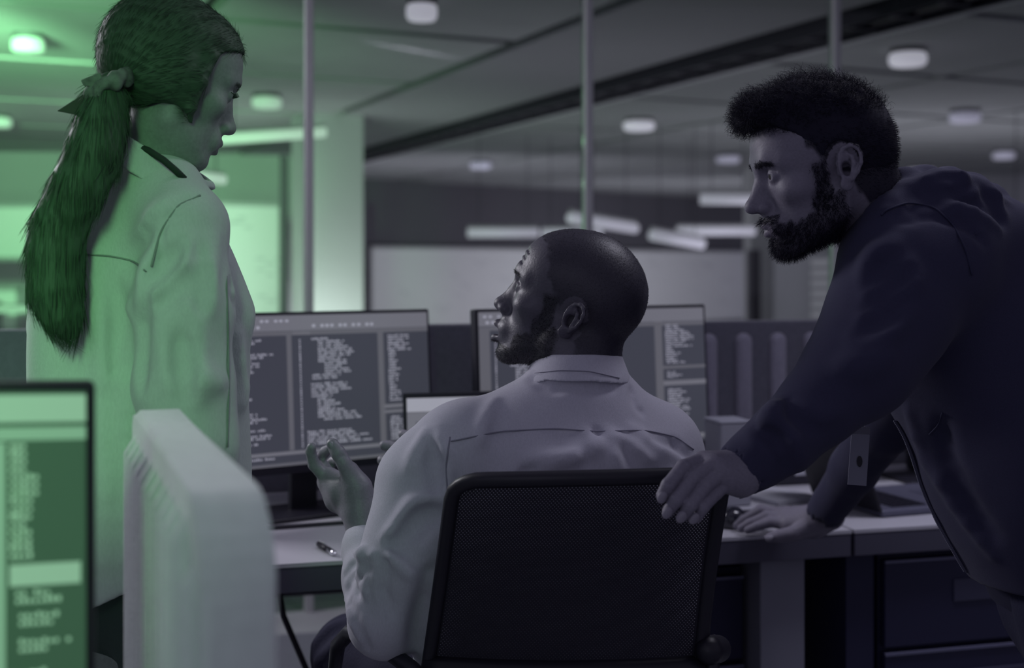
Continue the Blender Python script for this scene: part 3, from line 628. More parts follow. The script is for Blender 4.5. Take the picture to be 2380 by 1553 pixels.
# near monitor, blurred, lower left
FG = [('h', 0, .008, 1, .082, 0), ('s', 0, .095, 1, .13, 0), ('s', .868, .135, .882, 1, 0), ('l', .888, .135, .945, .45, 15), ('l', .888, .135, .930, .45, 15), ('h', .888, .462, .992, .52, 0), ('l', .895, .53, .98, .57, 2), ('l', .90, .59, .985, .63, 2), ('l', .90, .66, .98, .70, 2), ('l', .89, .74, .97, .98, 9), ('t', .3, .2, .8, .95, 16)]
mo = monitor('large blurred green-lit monitor at the lower left corner', W(222, 888, 1.08), W(-260, 890, 1.02), .34, FG, 31, tilt=.02, base=False, mats=(G_bg, G_hd, G_tx, G_side), wd=.56, cw=.0085)
mc = W(0, 1100, 1.06)
# ---------------------------------------------------------------- near desk under the near monitor and pale partition
nd = thing('desk', 'near white desk edge out of focus at the lower left, under the near monitor', 'desk', (-.92, 1.02, 0))
MB().box((-.92, 1.02, .715), (.42, .28, .015)).build('desk_top', M_desk, nd, bevel=.003)
for x in (-1.28, -.56): MB().box((x, 1.02, .35), (.02, .25, .35)).build('leg', M_navy, nd)
MB().box((-.64, 1.13, .84), (.03, .012, .11)).build('stand_neck', M_black, mo, bevel=.004); MB().box((-.64, 1.11, .737), (.12, .09, .006)).build('stand_base', M_black, mo, bevel=.004)
# pale felt partition, near, blurred
pt = thing('felt_partition', 'pale ribbed felt partition with a rounded top, blurred in the foreground', 'partition', (-.32, 1.2, 0))
a = W(362, HOR, 1.52)*[1, 1, 0]; b = W(560, HOR, .93)*[1, 1, 0]; dr = nrm(b-a); nn = nrm(np.cross((0, 0, 1), dr)); nn = -nn if nn[1] > 0 else nn; L = np.linalg.norm(b-a); ZT = CAM_H-(942-HOR)/F_PX*1.52
v = []; f = []; P = []; R = .05
for i in range(9): th = math.pi-math.pi/2*i/8; P.append((R+R*math.cos(th), ZT-R+R*math.sin(th)))
for i in range(9): th = math.pi/2-math.pi/2*i/8; P.append((L-.09+.09*math.cos(th), ZT-.10+.09*math.sin(th)))
P = [(0, .03)]+P+[(L, .03)]; n = len(P)
for off, ins in ((-.028, .008), (-.022, 0), (.022, 0), (.028, .008)):
    for x, z in P: xx = min(max(x, ins), L-ins); v.append(a+dr*xx+nn*off+np.array([0, 0, min(z, ZT-ins)]))
for k in range(3): f += [(k*n+j, k*n+(j+1) % n, (k+1)*n+(j+1) % n, (k+1)*n+j) for j in range(n)]
f += [tuple(range(n))[::-1], tuple(3*n+j for j in range(n))]
MB().add(v, f).build('felt_panel', M_pfelt, pt)
for i in range(12):
    x = .045+i*(L-.09)/11; zt = ZT-.03 if x < L-.09 else ZT-.06
    MB().tube([a+dr*x+nn*.028+[0, 0, .06], a+dr*x+nn*.028+[0, 0, zt-.02], a+dr*x+nn*.022+[0, 0, zt]], [.013, .013, .006], 8).build('felt_rib', M_pfelt, pt, smooth=True)
MB().box((a+b)/2+[0, 0, .015], (.18, .15, .015), yaw(math.atan2(dr[1], dr[0]))).build('foot', M_metal, pt)
# ---------------------------------------------------------------- things on the desk
def lap(label, fc, right, back, wd, dp, lid_ang, lay, mats, lidh=.2, key=True):
    """fc front-left corner on desk; right/back unit vectors"""
    t = thing('laptop', label, 'laptop', fc); ax = np.array([right, back, [0, 0, 1.]]); c = fc+right*wd/2+back*dp/2
    MB().box(c+[0, 0, .008], (wd/2, dp/2, .008), ax).build('base', M_metal if key else M_blackm, t, bevel=.004)
    g = MB()
    for r in range(5):
        for k in range(13): g.box(fc+right*(wd*.08+k*wd*.84/13+.009)+back*(dp*.45+r*dp*.1+.008)+np.array([0, 0, .017]), (.0085, .0078, .0015), ax)
    tag(g.build('keyboard', M_black, t), kind='stuff')
    MB().box(fc+right*wd/2+back*dp*.22+np.array([0, 0, .0162]), (.05, .032, .0006), ax).build('touchpad', M_blackm, t)
    U = nrm(np.array([0, 0, 1.])*math.cos(lid_ang)+back*math.sin(lid_ang)); hb = fc+right*wd/2+back*dp+np.array([0, 0, .012]); N_ = np.cross(right, U)
    lid = MB().box(hb+U*lidh/2, (wd/2, .004, lidh/2), np.array([right, -N_, U])).build('lid', M_black, t, bevel=.003)
    tl = hb-right*wd/2+U*lidh; Pf = lambda u, v, l=0: tl+right*(.008+(wd-.016)*u)-U*(.012+(lidh-.03)*v)+N_*(.0045+l)
    if lay: screen_panes(Pf, t, lay, mats, 5, .010)
    return t
R_ = DAX[0]; B_ = DAX[1]
tl = W(942, 921, 2.82); lb = np.array([tl[0], tl[1], DZ+.001]); hh = tl[2]-DZ
lap('dark laptop with a bright page, mostly hidden behind the seated man\'s shoulder', lb-B_*.22, R_, B_, .36, .22, .12, [('h', 0, 0, 1, .12, 0), ('s', 0, .13, 1, 1, 0), ('l', .05, .2, .5, .95, 14)], (E_side, E_hi, E_bg, E_hd), lidh=hh/math.cos(.12)-.01)
# open laptop at the right, keyboard facing right
fc = D(1.56, .10, DZ+.001)
t = thing('laptop', 'open silver laptop beside the leaning man\'s right sleeve, its dark lid at the left', 'laptop', fc); lr, lb_ = nrm(R_*.97+B_*.10), nrm(B_*.97-R_*.10); ax = np.array([lr, lb_, [0, 0, 1.]]); c = fc+lr*.08+lb_*.15
M_lap = mat('laptop_silver', (.115, .115, .165), .4, .2)
MB().box(c+[0, 0, .009], (.20, .14, .009), ax).build('base', M_lap, t, bevel=.006)
g = MB()
for r in range(5):
    for k in range(12): g.box(c+lr*(-.145+r*.02)+lb_*(-.11+k*.02)+np.array([0, 0, .019]), (.0085, .0085, .0015), ax)
tag(g.build('keyboard', M_black, t), kind='stuff')
MB().box(c+lr*.07+[0, 0, .0185], (.045, .05, .0008), ax).build('touchpad', mat('touchpad_grey', (.08, .08, .12), .4), t)
lh = c-lr*.20+[0, 0, .012]; U = nrm(np.array([0, 0, 1.])*.93-lr*.36)
MB().box(lh+U*.125, (.004, .14, .125), np.array([np.cross(lb_, U), lb_, U])).build('lid', M_black, t, bevel=.003)
p = W(1704, 1183, 2.83); p[2] = DZ
t = thing('computer_mouse', 'round black mouse with a highlight just right of the chair back', 'mouse', p)
g = MB(); g.lathe(p+[0, 0, .004], [(.030, 0), (.031, .014), (.027, .030), (.017, .040), (0, .043)], 24); g.build('mouse_body', mat('gloss_black', (.012, .012, .022), .12, spec=.8), t, smooth=True); MB().box(p+[0, 0, .041], (.002, .012, .003), DAX).build('scroll_wheel', M_blackm, t)
pm = W(1712, 1205, 2.83); tag(MB().box(D(1.17, .17, DZ+.003), (.10, .08, .003), DAX).build('mouse_mat', M_black, bevel=.002), 'thin black mouse mat under the round mouse', 'mouse mat')
def sheet(label, c, hw, hd, z, m, rz=0, th=.0015, cat='paper', name='paper_sheet'): return tag(MB().box(c+np.array([0, 0, z]), (hw, hd, th), yaw(DY+rz)).build(name, m), label, cat)
M_paper = mat('paper', (.42, .42, .47), .8)
sheet('pale notebook lying behind the leaning man\'s right hand', D(1.315, .40, DZ), .075, .09, .006, M_paper, .3, .005, 'notebook', 'notebook')
sheet('loose white paper on the desk right of the pale notebook', D(2.05, .35, DZ), .10, .08, .002, M_paper, -.3)
# pen
p0, p1 = W(741, 1248, 2.63), W(779, 1281, 2.54); p0[2] = p1[2] = DZ+.007; t = thing('pen', 'black pen with a silver tip lying on the desk near the edge', 'pen', (p0+p1)/2-[0, 0, .007])
MB().tube([p0, p0+(p1-p0)*.62], .0062, 10).build('barrel', M_black, t, smooth=True); MB().tube([p0+(p1-p0)*.62, p0+(p1-p0)*.9, p1], [.0064, .006, .002], 10).build('pen_tip', mat('chrome', (.7, .7, .75), .15, 1), t, smooth=True)
MB().tube([p0+[0, 0, .007], p0+(p1-p0)*.35+[0, 0, .0085]], .0014, 6).build('clip', M_metal, t)
# pale desk bin / box right of the second monitor
p = W(1691, 1010, 3.12); t = thing('desk_caddy', 'pale blank desk caddy between the right monitor and the leaning man\'s cuff', 'caddy', (p[0], p[1], DZ))
zt = W(1691, 978, 3.12)[2]; MB().box((p[0], p[1], (zt+DZ)/2+.0), (.042, .05, (zt-DZ)/2), yaw(DY)).build('caddy_body', mat('caddy_grey', (.30, .30, .35), .6), t, bevel=.006)
MB().box((p[0], p[1], zt+.002), (.043, .051, .003), yaw(DY)).build('lid', mat('caddy_lid', (.36, .36, .42), .6), t, bevel=.002)
# small clutter behind the leaning man's arms
p = D(1.42, .62, DZ); t = thing('phone_dock', 'dark desk telephone dock behind the leaning man\'s cuff', 'telephone', p)
MB().box(p+[0, 0, .03], (.09, .07, .03), DAX).build('dock_body', M_blackm, t, bevel=.01); MB().tube([p+R_*-.06+[0, 0, .075], p+R_*.0+[0, 0, .085], p+R_*.06+[0, 0, .075]], .018, 10).build('handset', M_black, t, smooth=True); MB().box(p+B_*-.071+R_*.05+[0, 0, .035], (.02, .002, .008), DAX).build('display', M_paper, t)
for k, (a_, b_, r_, h_, m_, lb) in enumerate([(2.06, .66, .035, .07, mat('mug_white', (.35, .35, .42), .4), 'white mug at the back of the right desk beside the zip'), (1.93, .70, .04, .05, M_blackm, 'dark squat cup behind the laptop')]):
    p = D(a_, b_, DZ); t = thing('mug', lb, 'mug', p); MB().lathe(p, [(0, .003), (r_*.9, .001), (r_, .01), (r_, h_), (r_*.88, h_), (r_*.86, .01), (0, .01)], 20).build('mug_body', m_, t, smooth=True)
    MB().tube([p+R_*r_+[0, 0, h_*.8], p+R_*(r_+.02)+[0, 0, h_*.7], p+R_*(r_+.02)+[0, 0, h_*.35], p+R_*r_+[0, 0, h_*.25]], .004, 6).build('handle', m_, t, smooth=True)
p = D(2.62, .30, DZ); sheet('dark tablet lying flat beyond the right laptop', p, .11, .08, .006, M_black, .2, .005, 'tablet', 'tablet')
p = D(.44, .52, DZ); c = MB().tube([D(-.2, .30, DZ+.005), D(.02, .33, DZ+.005), D(.22, .35, DZ+.005), D(.40, .31, DZ+.005), D(.55, .36, DZ+.005)], .005, 8).build('adapter_cable', M_black, smooth=True); tag(c, 'black cable lying on the desk beside the left monitor\'s stand', 'cable')
# ================================================================ PEOPLE
M_white_eye = vcmat('eye_surface', .12, 0, 50, .6)
SK1 = vcmat('dark_skin', .48, .25, 260, .45); SK2 = vcmat('skin', .55, .2, 260, .35); SK3 = vcmat('fair_skin', .6, .1, 200, .3)
M_hair_black = mat('black_hair', (.010, .009, .018), .5, spec=.5); M_hair_dark = mat('dark_hair', (.012, .011, .024), .75, spec=.2)
M_hair_w = mat('long_dark_hair', (.040, .085, .046), .6, spec=.25, var=.4, vscale=30, stretch=(1, 1, .1))  # green cast of the left side mixed into the hair colour
M_shirt = mat('chambray_shirt', (.47, .46, .53), .88, var=.13, vscale=420, bump=.14, bscale=700, sheen=.1, stretch=(1, 1, .35))
M_shirtseam = mat('shirt_seam', (.24, .235, .29), .9)
M_shirtw = mat('denim_shirt', (.44, .52, .47), .9, var=.10, vscale=300, bump=.25, bscale=400, sheen=.15, stretch=(1, 1, .4))  # base colour carries some of the green light on her
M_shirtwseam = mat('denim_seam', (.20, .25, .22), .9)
M_hood = mat('navy_hoodie', (.030, .029, .064), .95, var=.22, vscale=500, bump=.2, bscale=900, sheen=.04)
M_hoodseam = mat('hoodie_seam', (.025, .025, .06), .9)
M_hoodin = mat('inner_shirt', (.012, .012, .035), .9)
M_pants = mat('dark_trousers', (.010, .010, .034), .9, bump=.3, bscale=200)
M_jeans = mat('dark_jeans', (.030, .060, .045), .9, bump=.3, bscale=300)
M_shoe = mat('black_shoe', (.015, .015, .02), .5)
M_nail = mat('nail', (.22, .205, .25), .4)
def fingers(G, chains, k=.004):
    for pts, rs in chains: G.path(pts, rs, k=k, kk=.003, pad=.015)
def WP(*a): return [W(*p) for p in a]
def foot(G, heel, toe, h=.05):
    heel, toe = np.array(heel, float), np.array(toe, float); G.path([heel+[0, 0, h], heel*.5+toe*.5+[0, 0, .042], toe+[0, 0, .034]], [.042, .042, .034], k=.02, kk=.02)
def floorcut(G, z=0.0):
    G.disp(lambda X, Y, Z: 0*X); G.F = np.maximum(G.F, (z-G.ax[2])[None, None, :])
def pmesh(G, name, m, parent, smooth=1): V, Q = G.mesh(smooth); return pydata(name, V, Q, m, parent, True)
def inner(paths, h=.010, pad=.03):
    P = np.array([p for pts, _ in paths for p in pts]); R = max(max(r) for _, r in paths); G = Grid(P.min(0)-R-pad, P.max(0)+R+pad, h)
    for pts, rs in paths: G.path(pts, rs, k=.03, kk=.02, pad=.05)
    return G.mesh(1)
def nails(root, body, lst, r=.0062):
    for p, dr, nm in lst:
        p = np.array(p); dr = nrm(dr); nm = nrm(np.array(nm)-dr*np.dot(nm, dr)); s_ = np.cross(dr, nm); g = MB(); v = []; n = 12
        for rr, h_ in ((1, 0), (.8, .0009), (.4, .0013)):
            for i in range(n): a = 2*math.pi*i/n; c_ = math.cos(a)*1.25*rr; s2 = math.sin(a)*rr; v.append(p+dr*c_*r+s_*s2*r+nm*(h_-.0035*(s2**2)))
        f = [(k*n+j, k*n+(j+1) % n, (k+1)*n+(j+1) % n, (k+1)*n+j) for k in range(2) for j in range(n)]+[tuple(2*n+j for j in range(n))]
        g.add(v, f).build('fingernail', M_nail, body, smooth=True)

# ---------------------------------------------------------------- seated man
sm = thing('person', 'seated man with shaved head and light chambray shirt, palms raised, looking up left', 'person', (.10, 2.1, 0))
R1 = frame([-math.cos(math.radians(14))*math.cos(math.radians(17)), math.sin(math.radians(14))*math.cos(math.radians(17)), math.sin(math.radians(17))], roll=0.0)
C1 = W(1330, 700, 2.06); S1 = 1.045; EA1 = (-.016, -.020)
nk = [(to_head(W(1352, 745, 2.06), R1, C1, S1), .057), (to_head(W(1348, 850, 2.04), R1, C1, S1), .058), (to_head(W(1345, 950, 2.04), R1, C1, S1), .07)]
G = head(nk, 'm', open_mouth=.011, lip=.004, sc=S1, chin=-.004, nose=1.0, ear_at=EA1, ear_sc=.92)
for z_ in (.040, .049, .058): G.path([G.front(-.042, z_-.004), G.front(-.03, z_), G.front(-.015, z_+.001), G.front(0, z_-.001), G.front(.03, z_)], [.0006, .0014, .0014, .0014, .0008], k=.004, mode='-', kk=.002)
G.path([(-.048, .070, -.010), (-.054, .058, -.018)], [.0012, .0008], k=.003, mode='-')
V, Q = G.mesh(1); N = vnormals(V, Q); hr, bd, bw, lp, e_ = head_masks(V, EA1); bd = bd*(1-(V[:, 2] > -.096)*(V[:, 1] > .066)*.97)
skin = (.095, .088, .118); K = np.tile(skin, (len(V), 1)); K = lerpc(K, (.030, .027, .044), hr*.9); K = lerpc(K, (.018, .016, .028), bd*.9); K = lerpc(K, (.02, .018, .03), bw); K = lerpc(K, (.14, .125, .16), lp*.6)
headW = to_world(V, R1, C1, S1); NW = N @ R1
hs = headW.copy(); hp = [(headW, Q, K)]
# hands: left raised, palm up; right behind it
G = Grid(W(690, 1290, 2.25)+[-.02, -.22, -.02], W(900, 1000, 2.1)+[.05, .14, .03], .0019)
wr = W(843, 1235, 2.10); pc = W(812, 1150, 2.13)
G.path([W(846, 1300, 2.07), wr, W(836, 1195, 2.11)], [.030, .0235, .024], k=.01, kk=.02)
G.path([W(838, 1190, 2.115), W(800, 1140, 2.14), W(766, 1112, 2.165)], [.024, .024, .019], k=.02, kk=.02)
G.path([W(842, 1185, 2.11), W(832, 1135, 2.11), W(812, 1095, 2.11)], [.023, .021, .0165], k=.02, kk=.015)
G.path([W(828, 1195, 2.13), W(785, 1160, 2.17), W(756, 1122, 2.185)], [.020, .020, .014], k=.02, kk=.015)
fingers(G, [(WP((762, 1115, 2.165), (730, 1080, 2.16), (722, 1050, 2.15), (724, 1040, 2.145)), [.0125, .0105, .0088, .0082]),
            (WP((770, 1110, 2.185), (742, 1070, 2.22), (756, 1050, 2.21), (768, 1042, 2.19)), [.012, .0105, .0095, .0085]),
            (WP((782, 1120, 2.20), (758, 1085, 2.25), (776, 1072, 2.24), (792, 1072, 2.22)), [.0115, .010, .009, .008]),
            (WP((790, 1135, 2.21), (775, 1108, 2.25), (788, 1096, 2.25)), [.010, .009, .008]),
            (WP((822, 1115, 2.11), (800, 1078, 2.10), (786, 1053, 2.10), (773, 1033, 2.105)), [.0175, .0125, .0125, .0105])])
for a in (1070, 1074): G.fold([(789, a-10), (801, a-14)], .0011, k=.002, mode='-')
V, Q = G.mesh(2); hl = (V, Q)
skl = (.24, .225, .275); hp.append((V, Q, np.tile(skl, (len(V), 1))))
G = Grid(W(865, 1120, 2.45)+[-.02, -.30, -.05], W(1040, 985, 2.25)+[.05, .14, .03], .002)
G.path([W(1040, 1150, 2.20), W(990, 1085, 2.30), W(962, 1062, 2.33)], [.028, .026, .022], k=.02, kk=.02)
fingers(G, [(WP((975, 1030, 2.33), (955, 1018, 2.34), (937, 1010, 2.35)), [.012, .0105, .0095]),
            (WP((965, 1058, 2.33), (930, 1044, 2.34), (906, 1038, 2.35), (893, 1036, 2.35)), [.013, .0115, .0108, .0098]),
            (WP((962, 1082, 2.33), (925, 1076, 2.34), (900, 1072, 2.345), (888, 1070, 2.35)), [.012, .011, .0102, .0094]),
            (WP((965, 1100, 2.32), (925, 1098, 2.33), (906, 1095, 2.335)), [.0105, .0095, .0085])])
V, Q = G.mesh(2); hp.append((V, Q, np.tile(skl, (len(V), 1))))
sh_l, el_l, cf_l = W(1000, 1130, 1.99), W(897, 1440, 1.94), W(843, 1260, 2.09)
sh_r, el_r, cf_r = W(1520, 1045, 2.08), W(1500, 1400, 2.20), W(1080, 1180, 2.20)
V, Q = inner([([W(1345, 880, 2.04), W(1330, 1100, 2.03), W(1310, 1450, 2.03)], [.05, .11, .12]), ([W(1345, 960, 2.03), sh_l, el_l, wr], [.04, .055, .035, .02]), ([W(1345, 960, 2.03), sh_r, el_r, cf_r, W(1040, 1150, 2.2)], [.04, .05, .035, .024, .022]),
             ([(.0, 2.03, .55), (-.20, 2.25, .56), (-.3, 2.42, .53), (-.28, 2.45, .10)], [.09, .07, .055, .04]), ([(.19, 2.03, .55), (.22, 2.35, .56), (.22, 2.5, .52), (.22, 2.50, .10)], [.09, .07, .055, .04])])
hp.append((V, Q, np.tile(skl, (len(V), 1))))
V, Q, K = join(hp); body = pydata('body', V, Q, SK1, sm, True, K)
eyes(R1, C1, S1, M_white_eye, sm, look=(0, 1, .12))
n0 = len(headW); fur(headW, NW, np.maximum(hr, .0)+1e-9, 9000, .0016, .0003, R1[1]*-.3, 'hair', M_hair_black, sm, 3)
fur(headW, NW, bd+1e-9, 7000, .0032, .00026, np.array([0, 0, -.5]), 'beard', M_hair_black, sm, 4, curl=.0006)
fur(headW, NW, bw+1e-9, 500, .0035, .0003, R1[1]*-.9, 'eyebrow', M_hair_black, sm, 5)
nails(sm, body, [(W(770, 1036, 2.0935), W(770, 1030, 2.1)-W(786, 1053, 2.1), (.1, -1, .1))], .0062)
# shirt
G = Grid((-.36, 1.78, .40), (.42, 2.36, 1.22), .0044)
G.loft([(.42, .09, 2.02, .225, .15), (.70, .075, 2.02, .235, .150), (.82, .08, 2.02, .225, .145), (.95, .092, 2.02, .212, .14), (1.03, .10, 2.025, .185, .125), (1.075, .105, 2.03, .125, .10), (1.10, .106, 2.032, .088, .084), (1.15, .108, 2.035, .070, .070)], .12, e=2.3)
G.path([W(1345, 970, 2.03), W(1225, 985, 2.02), W(1100, 1025, 2.0)], [.060, .058, .066], k=.05, kk=.04)
G.path([W(1350, 965, 2.04), W(1430, 980, 2.06), W(1515, 1040, 2.08)], [.060, .056, .066], k=.05, kk=.04)
G.path([W(1065, 1060, 1.99), sh_l, W(965, 1280, 1.95), el_l], [.080, .076, .072, .059], k=.035, kk=.05)
G.path([el_l, W(862, 1345, 2.01), W(846, 1275, 2.075), W(843, 1243, 2.10)], [.059, .044, .0335, .0275], k=.012, kk=.02)
G.path([sh_r, W(1555, 1200, 2.12), el_r], [.074, .066, .055], k=.04, kk=.04); G.path([el_r, W(1300, 1280, 2.22), cf_r], [.052, .042, .034], k=.02, kk=.03)
# tailoring folds
fo = G.fold
fo([(1040, 1160), (1000, 1164), (961, 1179), (922, 1233), (900, 1252)], .013, k=.012); fo([(1030, 1196), (985, 1200), (952, 1238), (925, 1272)], .015, k=.014, mode='-')
fo([(898, 1278), (941, 1311), (976, 1342), (992, 1375)], .011, k=.012); fo([(905, 1262), (950, 1290), (990, 1330)], .007, k=.02, mode='-')
fo([(1020, 1000), (1032, 1066), (1036, 1120), (1040, 1183)], .012, k=.012); fo([(1000, 1030), (1008, 1080), (1012, 1130)], .011, k=.014, mode='-'); fo([(990, 1010), (965, 1060), (955, 1090)], .006, k=.02)
for q in ([(800, 1338), (818, 1312), (850, 1300)], [(806, 1390), (812, 1345), (835, 1325)], [(828, 1400), (830, 1360), (858, 1330)]): fo(q, .005, k=.010, mode='-')
for q in ([(803, 1375), (818, 1440), (848, 1500)], [(821, 1377), (834, 1425), (866, 1490)], [(848, 1288), (840, 1338), (854, 1390)], [(872, 1300), (862, 1350), (880, 1400)], [(812, 1300), (840, 1285), (872, 1290)]): fo(q, .008, k=.010)
for q in ([(812, 1400), (828, 1450), (855, 1505)], [(858, 1310), (850, 1350), (865, 1395)], [(900, 1310), (890, 1370), (910, 1430)]): fo(q, .005, k=.012, mode='-')
fo([(1379, 1000), (1395, 1030), (1406, 1068)], .009, k=.008, mode='-'); fo([(1362, 1006), (1378, 1040), (1392, 1075)], .009, k=.012); fo([(1418, 1010), (1425, 1050), (1430, 1090)], .007, k=.02)
fo([(1255, 1083), (1235, 1090), (1205, 1112)], .009, k=.008, mode='-'); fo([(1228, 1112), (1300, 1075), (1370, 1048), (1400, 1030)], .011, k=.014); fo([(1225, 1075), (1275, 1066), (1330, 1062)], .007, k=.02)
fo([(1440, 1020), (1475, 1050), (1510, 1085)], .007, k=.02); fo([(1470, 1000), (1530, 1040), (1575, 1070)], .006, k=.02); fo([(1455, 1045), (1500, 1090), (1545, 1100)], .007, k=.02, mode='-'); fo([(1520, 1015), (1570, 1035), (1600, 1060)], .006, k=.015, mode='-')
fo([(1465, 905), (1475, 935), (1492, 962)], .004, k=.012, mode='-'); fo([(1232, 876), (1262, 896), (1300, 908)], .005, k=.015, mode='-'); fo([(1300, 895), (1360, 905), (1420, 900)], .005, k=.015, mode='-'); fo([(1150, 935), (1120, 990), (1110, 1030)], .006, k=.02)
fo([(1000, 1330), (980, 1420), (962, 1500)], .010, k=.02, mode='-'); fo([(1015, 1350), (1000, 1440), (985, 1530)], .008, k=.02)
G.disp(lambda X, Y, Z: .0022*snoise(X, Y, Z, 34, 5)+.0012*snoise(X, Y, Z, 80, 9))
G.cone(W(843, 1243, 2.10), W(843, 1190, 2.12), .0235, .026, k=.002, mode='-')
shirt = pmesh(G, 'shirt', M_shirt, sm, 1)
for q, n_ in (([(1048, 1026), (1160, 1003), (1290, 996), (1385, 1003), (1500, 1000), (1570, 1015), (1612, 1045)], 50), ([(1046, 1016), (1036, 1080), (1040, 1150), (1042, 1180)], 24)):
    seam(G, q, .0012, 'seam', M_shirtseam, shirt, n_, back=-.0022)
# collar: folded band around the neck
G = Grid((-.02, 1.90, 1.08), (.24, 2.20, 1.21), .0022); th = .12
G.loft([(1.10, .106, 2.035, .090, .094), (1.14, .107, 2.038, .083, .087), (1.185, .108, 2.045, .065, .070)], th, shell=.0028, k=.002)
G.loft([(1.09, .106, 2.040, .078, .083), (1.19, .108, 2.045, .063, .067)], th, shell=.0022, k=.001)
X, Y, Z = G.ax[0][:, None, None], G.ax[1][None, :, None], G.ax[2][None, None, :]
top = 1.181-.30*np.maximum(0, .060-X)-.28*np.maximum(0, Y-2.03)-.10*np.maximum(0, X-.13); bot = 1.141-.40*np.maximum(0, .055-X)-.35*np.maximum(0, Y-2.05)-.12*np.maximum(0, X-.12)
G.F = np.maximum(G.F, Z-top); G.F = np.maximum(G.F, bot-Z); G.F += (.0006*snoise(X, Y, Z, 60, 3)).astype(np.float32)
colr = pmesh(G, 'collar', M_shirt, shirt, 1)
seam(G, [(1240, 868), (1300, 861), (1370, 863), (1440, 879)], .0008, 'seam', M_shirtseam, shirt, 30, back=-.0022)
# trousers, shoes
G = Grid((-.42, 1.80, -.01), (.42, 2.66, .72), .007)
G.path([(.0, 2.02, .57), (-.16, 2.22, .585), (-.305, 2.40, .575), (-.295, 2.42, .40), (-.285, 2.44, .09)], [.105, .095, .072, .066, .058], k=.03, kk=.03)
G.path([(.17, 2.02, .57), (.22, 2.30, .575), (.23, 2.50, .55), (.23, 2.50, .38), (.23, 2.50, .09)], [.105, .085, .070, .062, .055], k=.03, kk=.03)
G.ell((.085, 2.0, .56), (.20, .14, .10), k=.04)
G.disp(lambda X, Y, Z: .004*snoise(X, Y, Z, 26, 8))
for q in ([(730, 1500), (770, 1460), (830, 1440)], [(735, 1540), (780, 1500), (830, 1480)]): G.fold(q, .006, k=.02)
pmesh(G, 'trousers', M_pants, sm)
for x_, y_ in ((-.285, 2.44), (.23, 2.50)):
    G = Grid((x_-.07, y_-.10, -.02), (x_+.07, y_+.26, .14), .005); foot(G, (x_, y_-.03, 0), (x_, y_+.17, 0)); G.path([(x_, y_-.01, .05), (x_, y_, .09)], [.042, .042], k=.02); floorcut(G, .002); pmesh(G, 'shoe', M_shoe, sm)

# ---------------------------------------------------------------- office chair
ch = thing('office_chair', 'black mesh-backed office chair the seated man sits in, seen from behind', 'chair', (.09, 1.98, 0))
TLc, TRc, BRc, BLc = W(1052, 1118, 1.75), W(1692, 1103, 1.75), W(1632, 1560, 1.84), W(992, 1562, 1.84)
def CB(u, v, off=0):
    p = (TLc*(1-u)+TRc*u)*(1-v)+(BLc*(1-u)+BRc*u)*v; bulge = .045*(1-(2*u-1)**2)-.02*math.sin(v*3.14); return p+np.array([0, -1, .15])*(-.03+bulge+off)
mm = bpy.data.materials.new('chair_mesh'); mm.use_nodes = True; nt = mm.node_tree; b_ = nt.nodes['Principled BSDF']; b_.inputs['Base Color'].default_value = (.010, .009, .020, 1); b_.inputs['Roughness'].default_value = .8
uvn = nt.nodes.new('ShaderNodeUVMap'); uvn.uv_map = 'UVMap'; wv = nt.nodes.new('ShaderNodeTexVoronoi'); wv.inputs['Scale'].default_value = 105; wv.inputs['Randomness'].default_value = .0
lt = nt.nodes.new('ShaderNodeMath'); lt.operation = 'GREATER_THAN'; lt.inputs[1].default_value = .16
nt.links.new(uvn.outputs[0], wv.inputs['Vector']); nt.links.new(wv.outputs['Distance'], lt.inputs[0]); nt.links.new(lt.outputs[0], b_.inputs['Alpha'])
nu, nv = 30, 30; v = []; f = []; uv = []
def rc(u, v_, r=.10):                                   # pull the grid in at the rounded corners
    y = v_*1.15; cu = min(u, 1-u)
    if y < r and cu < r:
        dx, dy = r-cu, r-y; m_ = max(dx, dy); l_ = math.hypot(dx, dy); s_ = m_/l_ if l_ > 1e-9 else 1; cu2 = r-dx*s_; y2 = r-dy*s_; return (cu2 if u < .5 else 1-cu2), y2/1.15
    return u, v_
for j in range(nv+1):
    for i in range(nu+1):
        uu, vv = rc(i/nu, j/nv); v.append(CB(uu, vv)); uv.append((uu, vv*.72))
for j in range(nv):
    for i in range(nu): q = j*(nu+1)+i; f.append((q, q+1, q+nu+2, q+nu+1))
bk = pydata('mesh_backrest', v, f, mm, ch, True); ul = bk.data.uv_layers.new(name='UVMap')
for p in bk.data.polygons:
    for li in p.loop_indices: x_, y_ = uv[bk.data.loops[li].vertex_index]; ca_, sa_ = .707, .707; ul.data[li].uv = (x_*ca_-y_*sa_, x_*sa_+y_*ca_)
edge = [rc(0, 1-j/20) for j in range(20)]+[rc(i/24, 0) for i in range(25)]+[rc(1, j/20) for j in range(1, 21)]
MB().tube([CB(u, v_, -.001) for u, v_ in edge], .0115, 10).build('back_frame', M_black, ch, smooth=True)
MB().tube([CB(i/16, 1.0, 0) for i in range(17)], .02, 8).build('back_rail', M_black, ch, smooth=True)
sc_ = np.array([.085, 2.06, .455]); MB().box(sc_, (.24, .23, .035)).build('seat', mat('seat_fabric', (.02, .02, .035), .9, bump=.3), ch, bevel=.03, seg=4)
MB().tube([CB(.5, 1.0), (.085, 1.86, .42), (.085, 1.95, .40)], .028, 8).build('back_support', M_black, ch, smooth=True)
MB().lathe((.085, 2.06, .08), [(.03, 0), (.03, .2), (.018, .2), (.018, .34)], 16).build('gas_lift', M_blackm, ch, smooth=True)
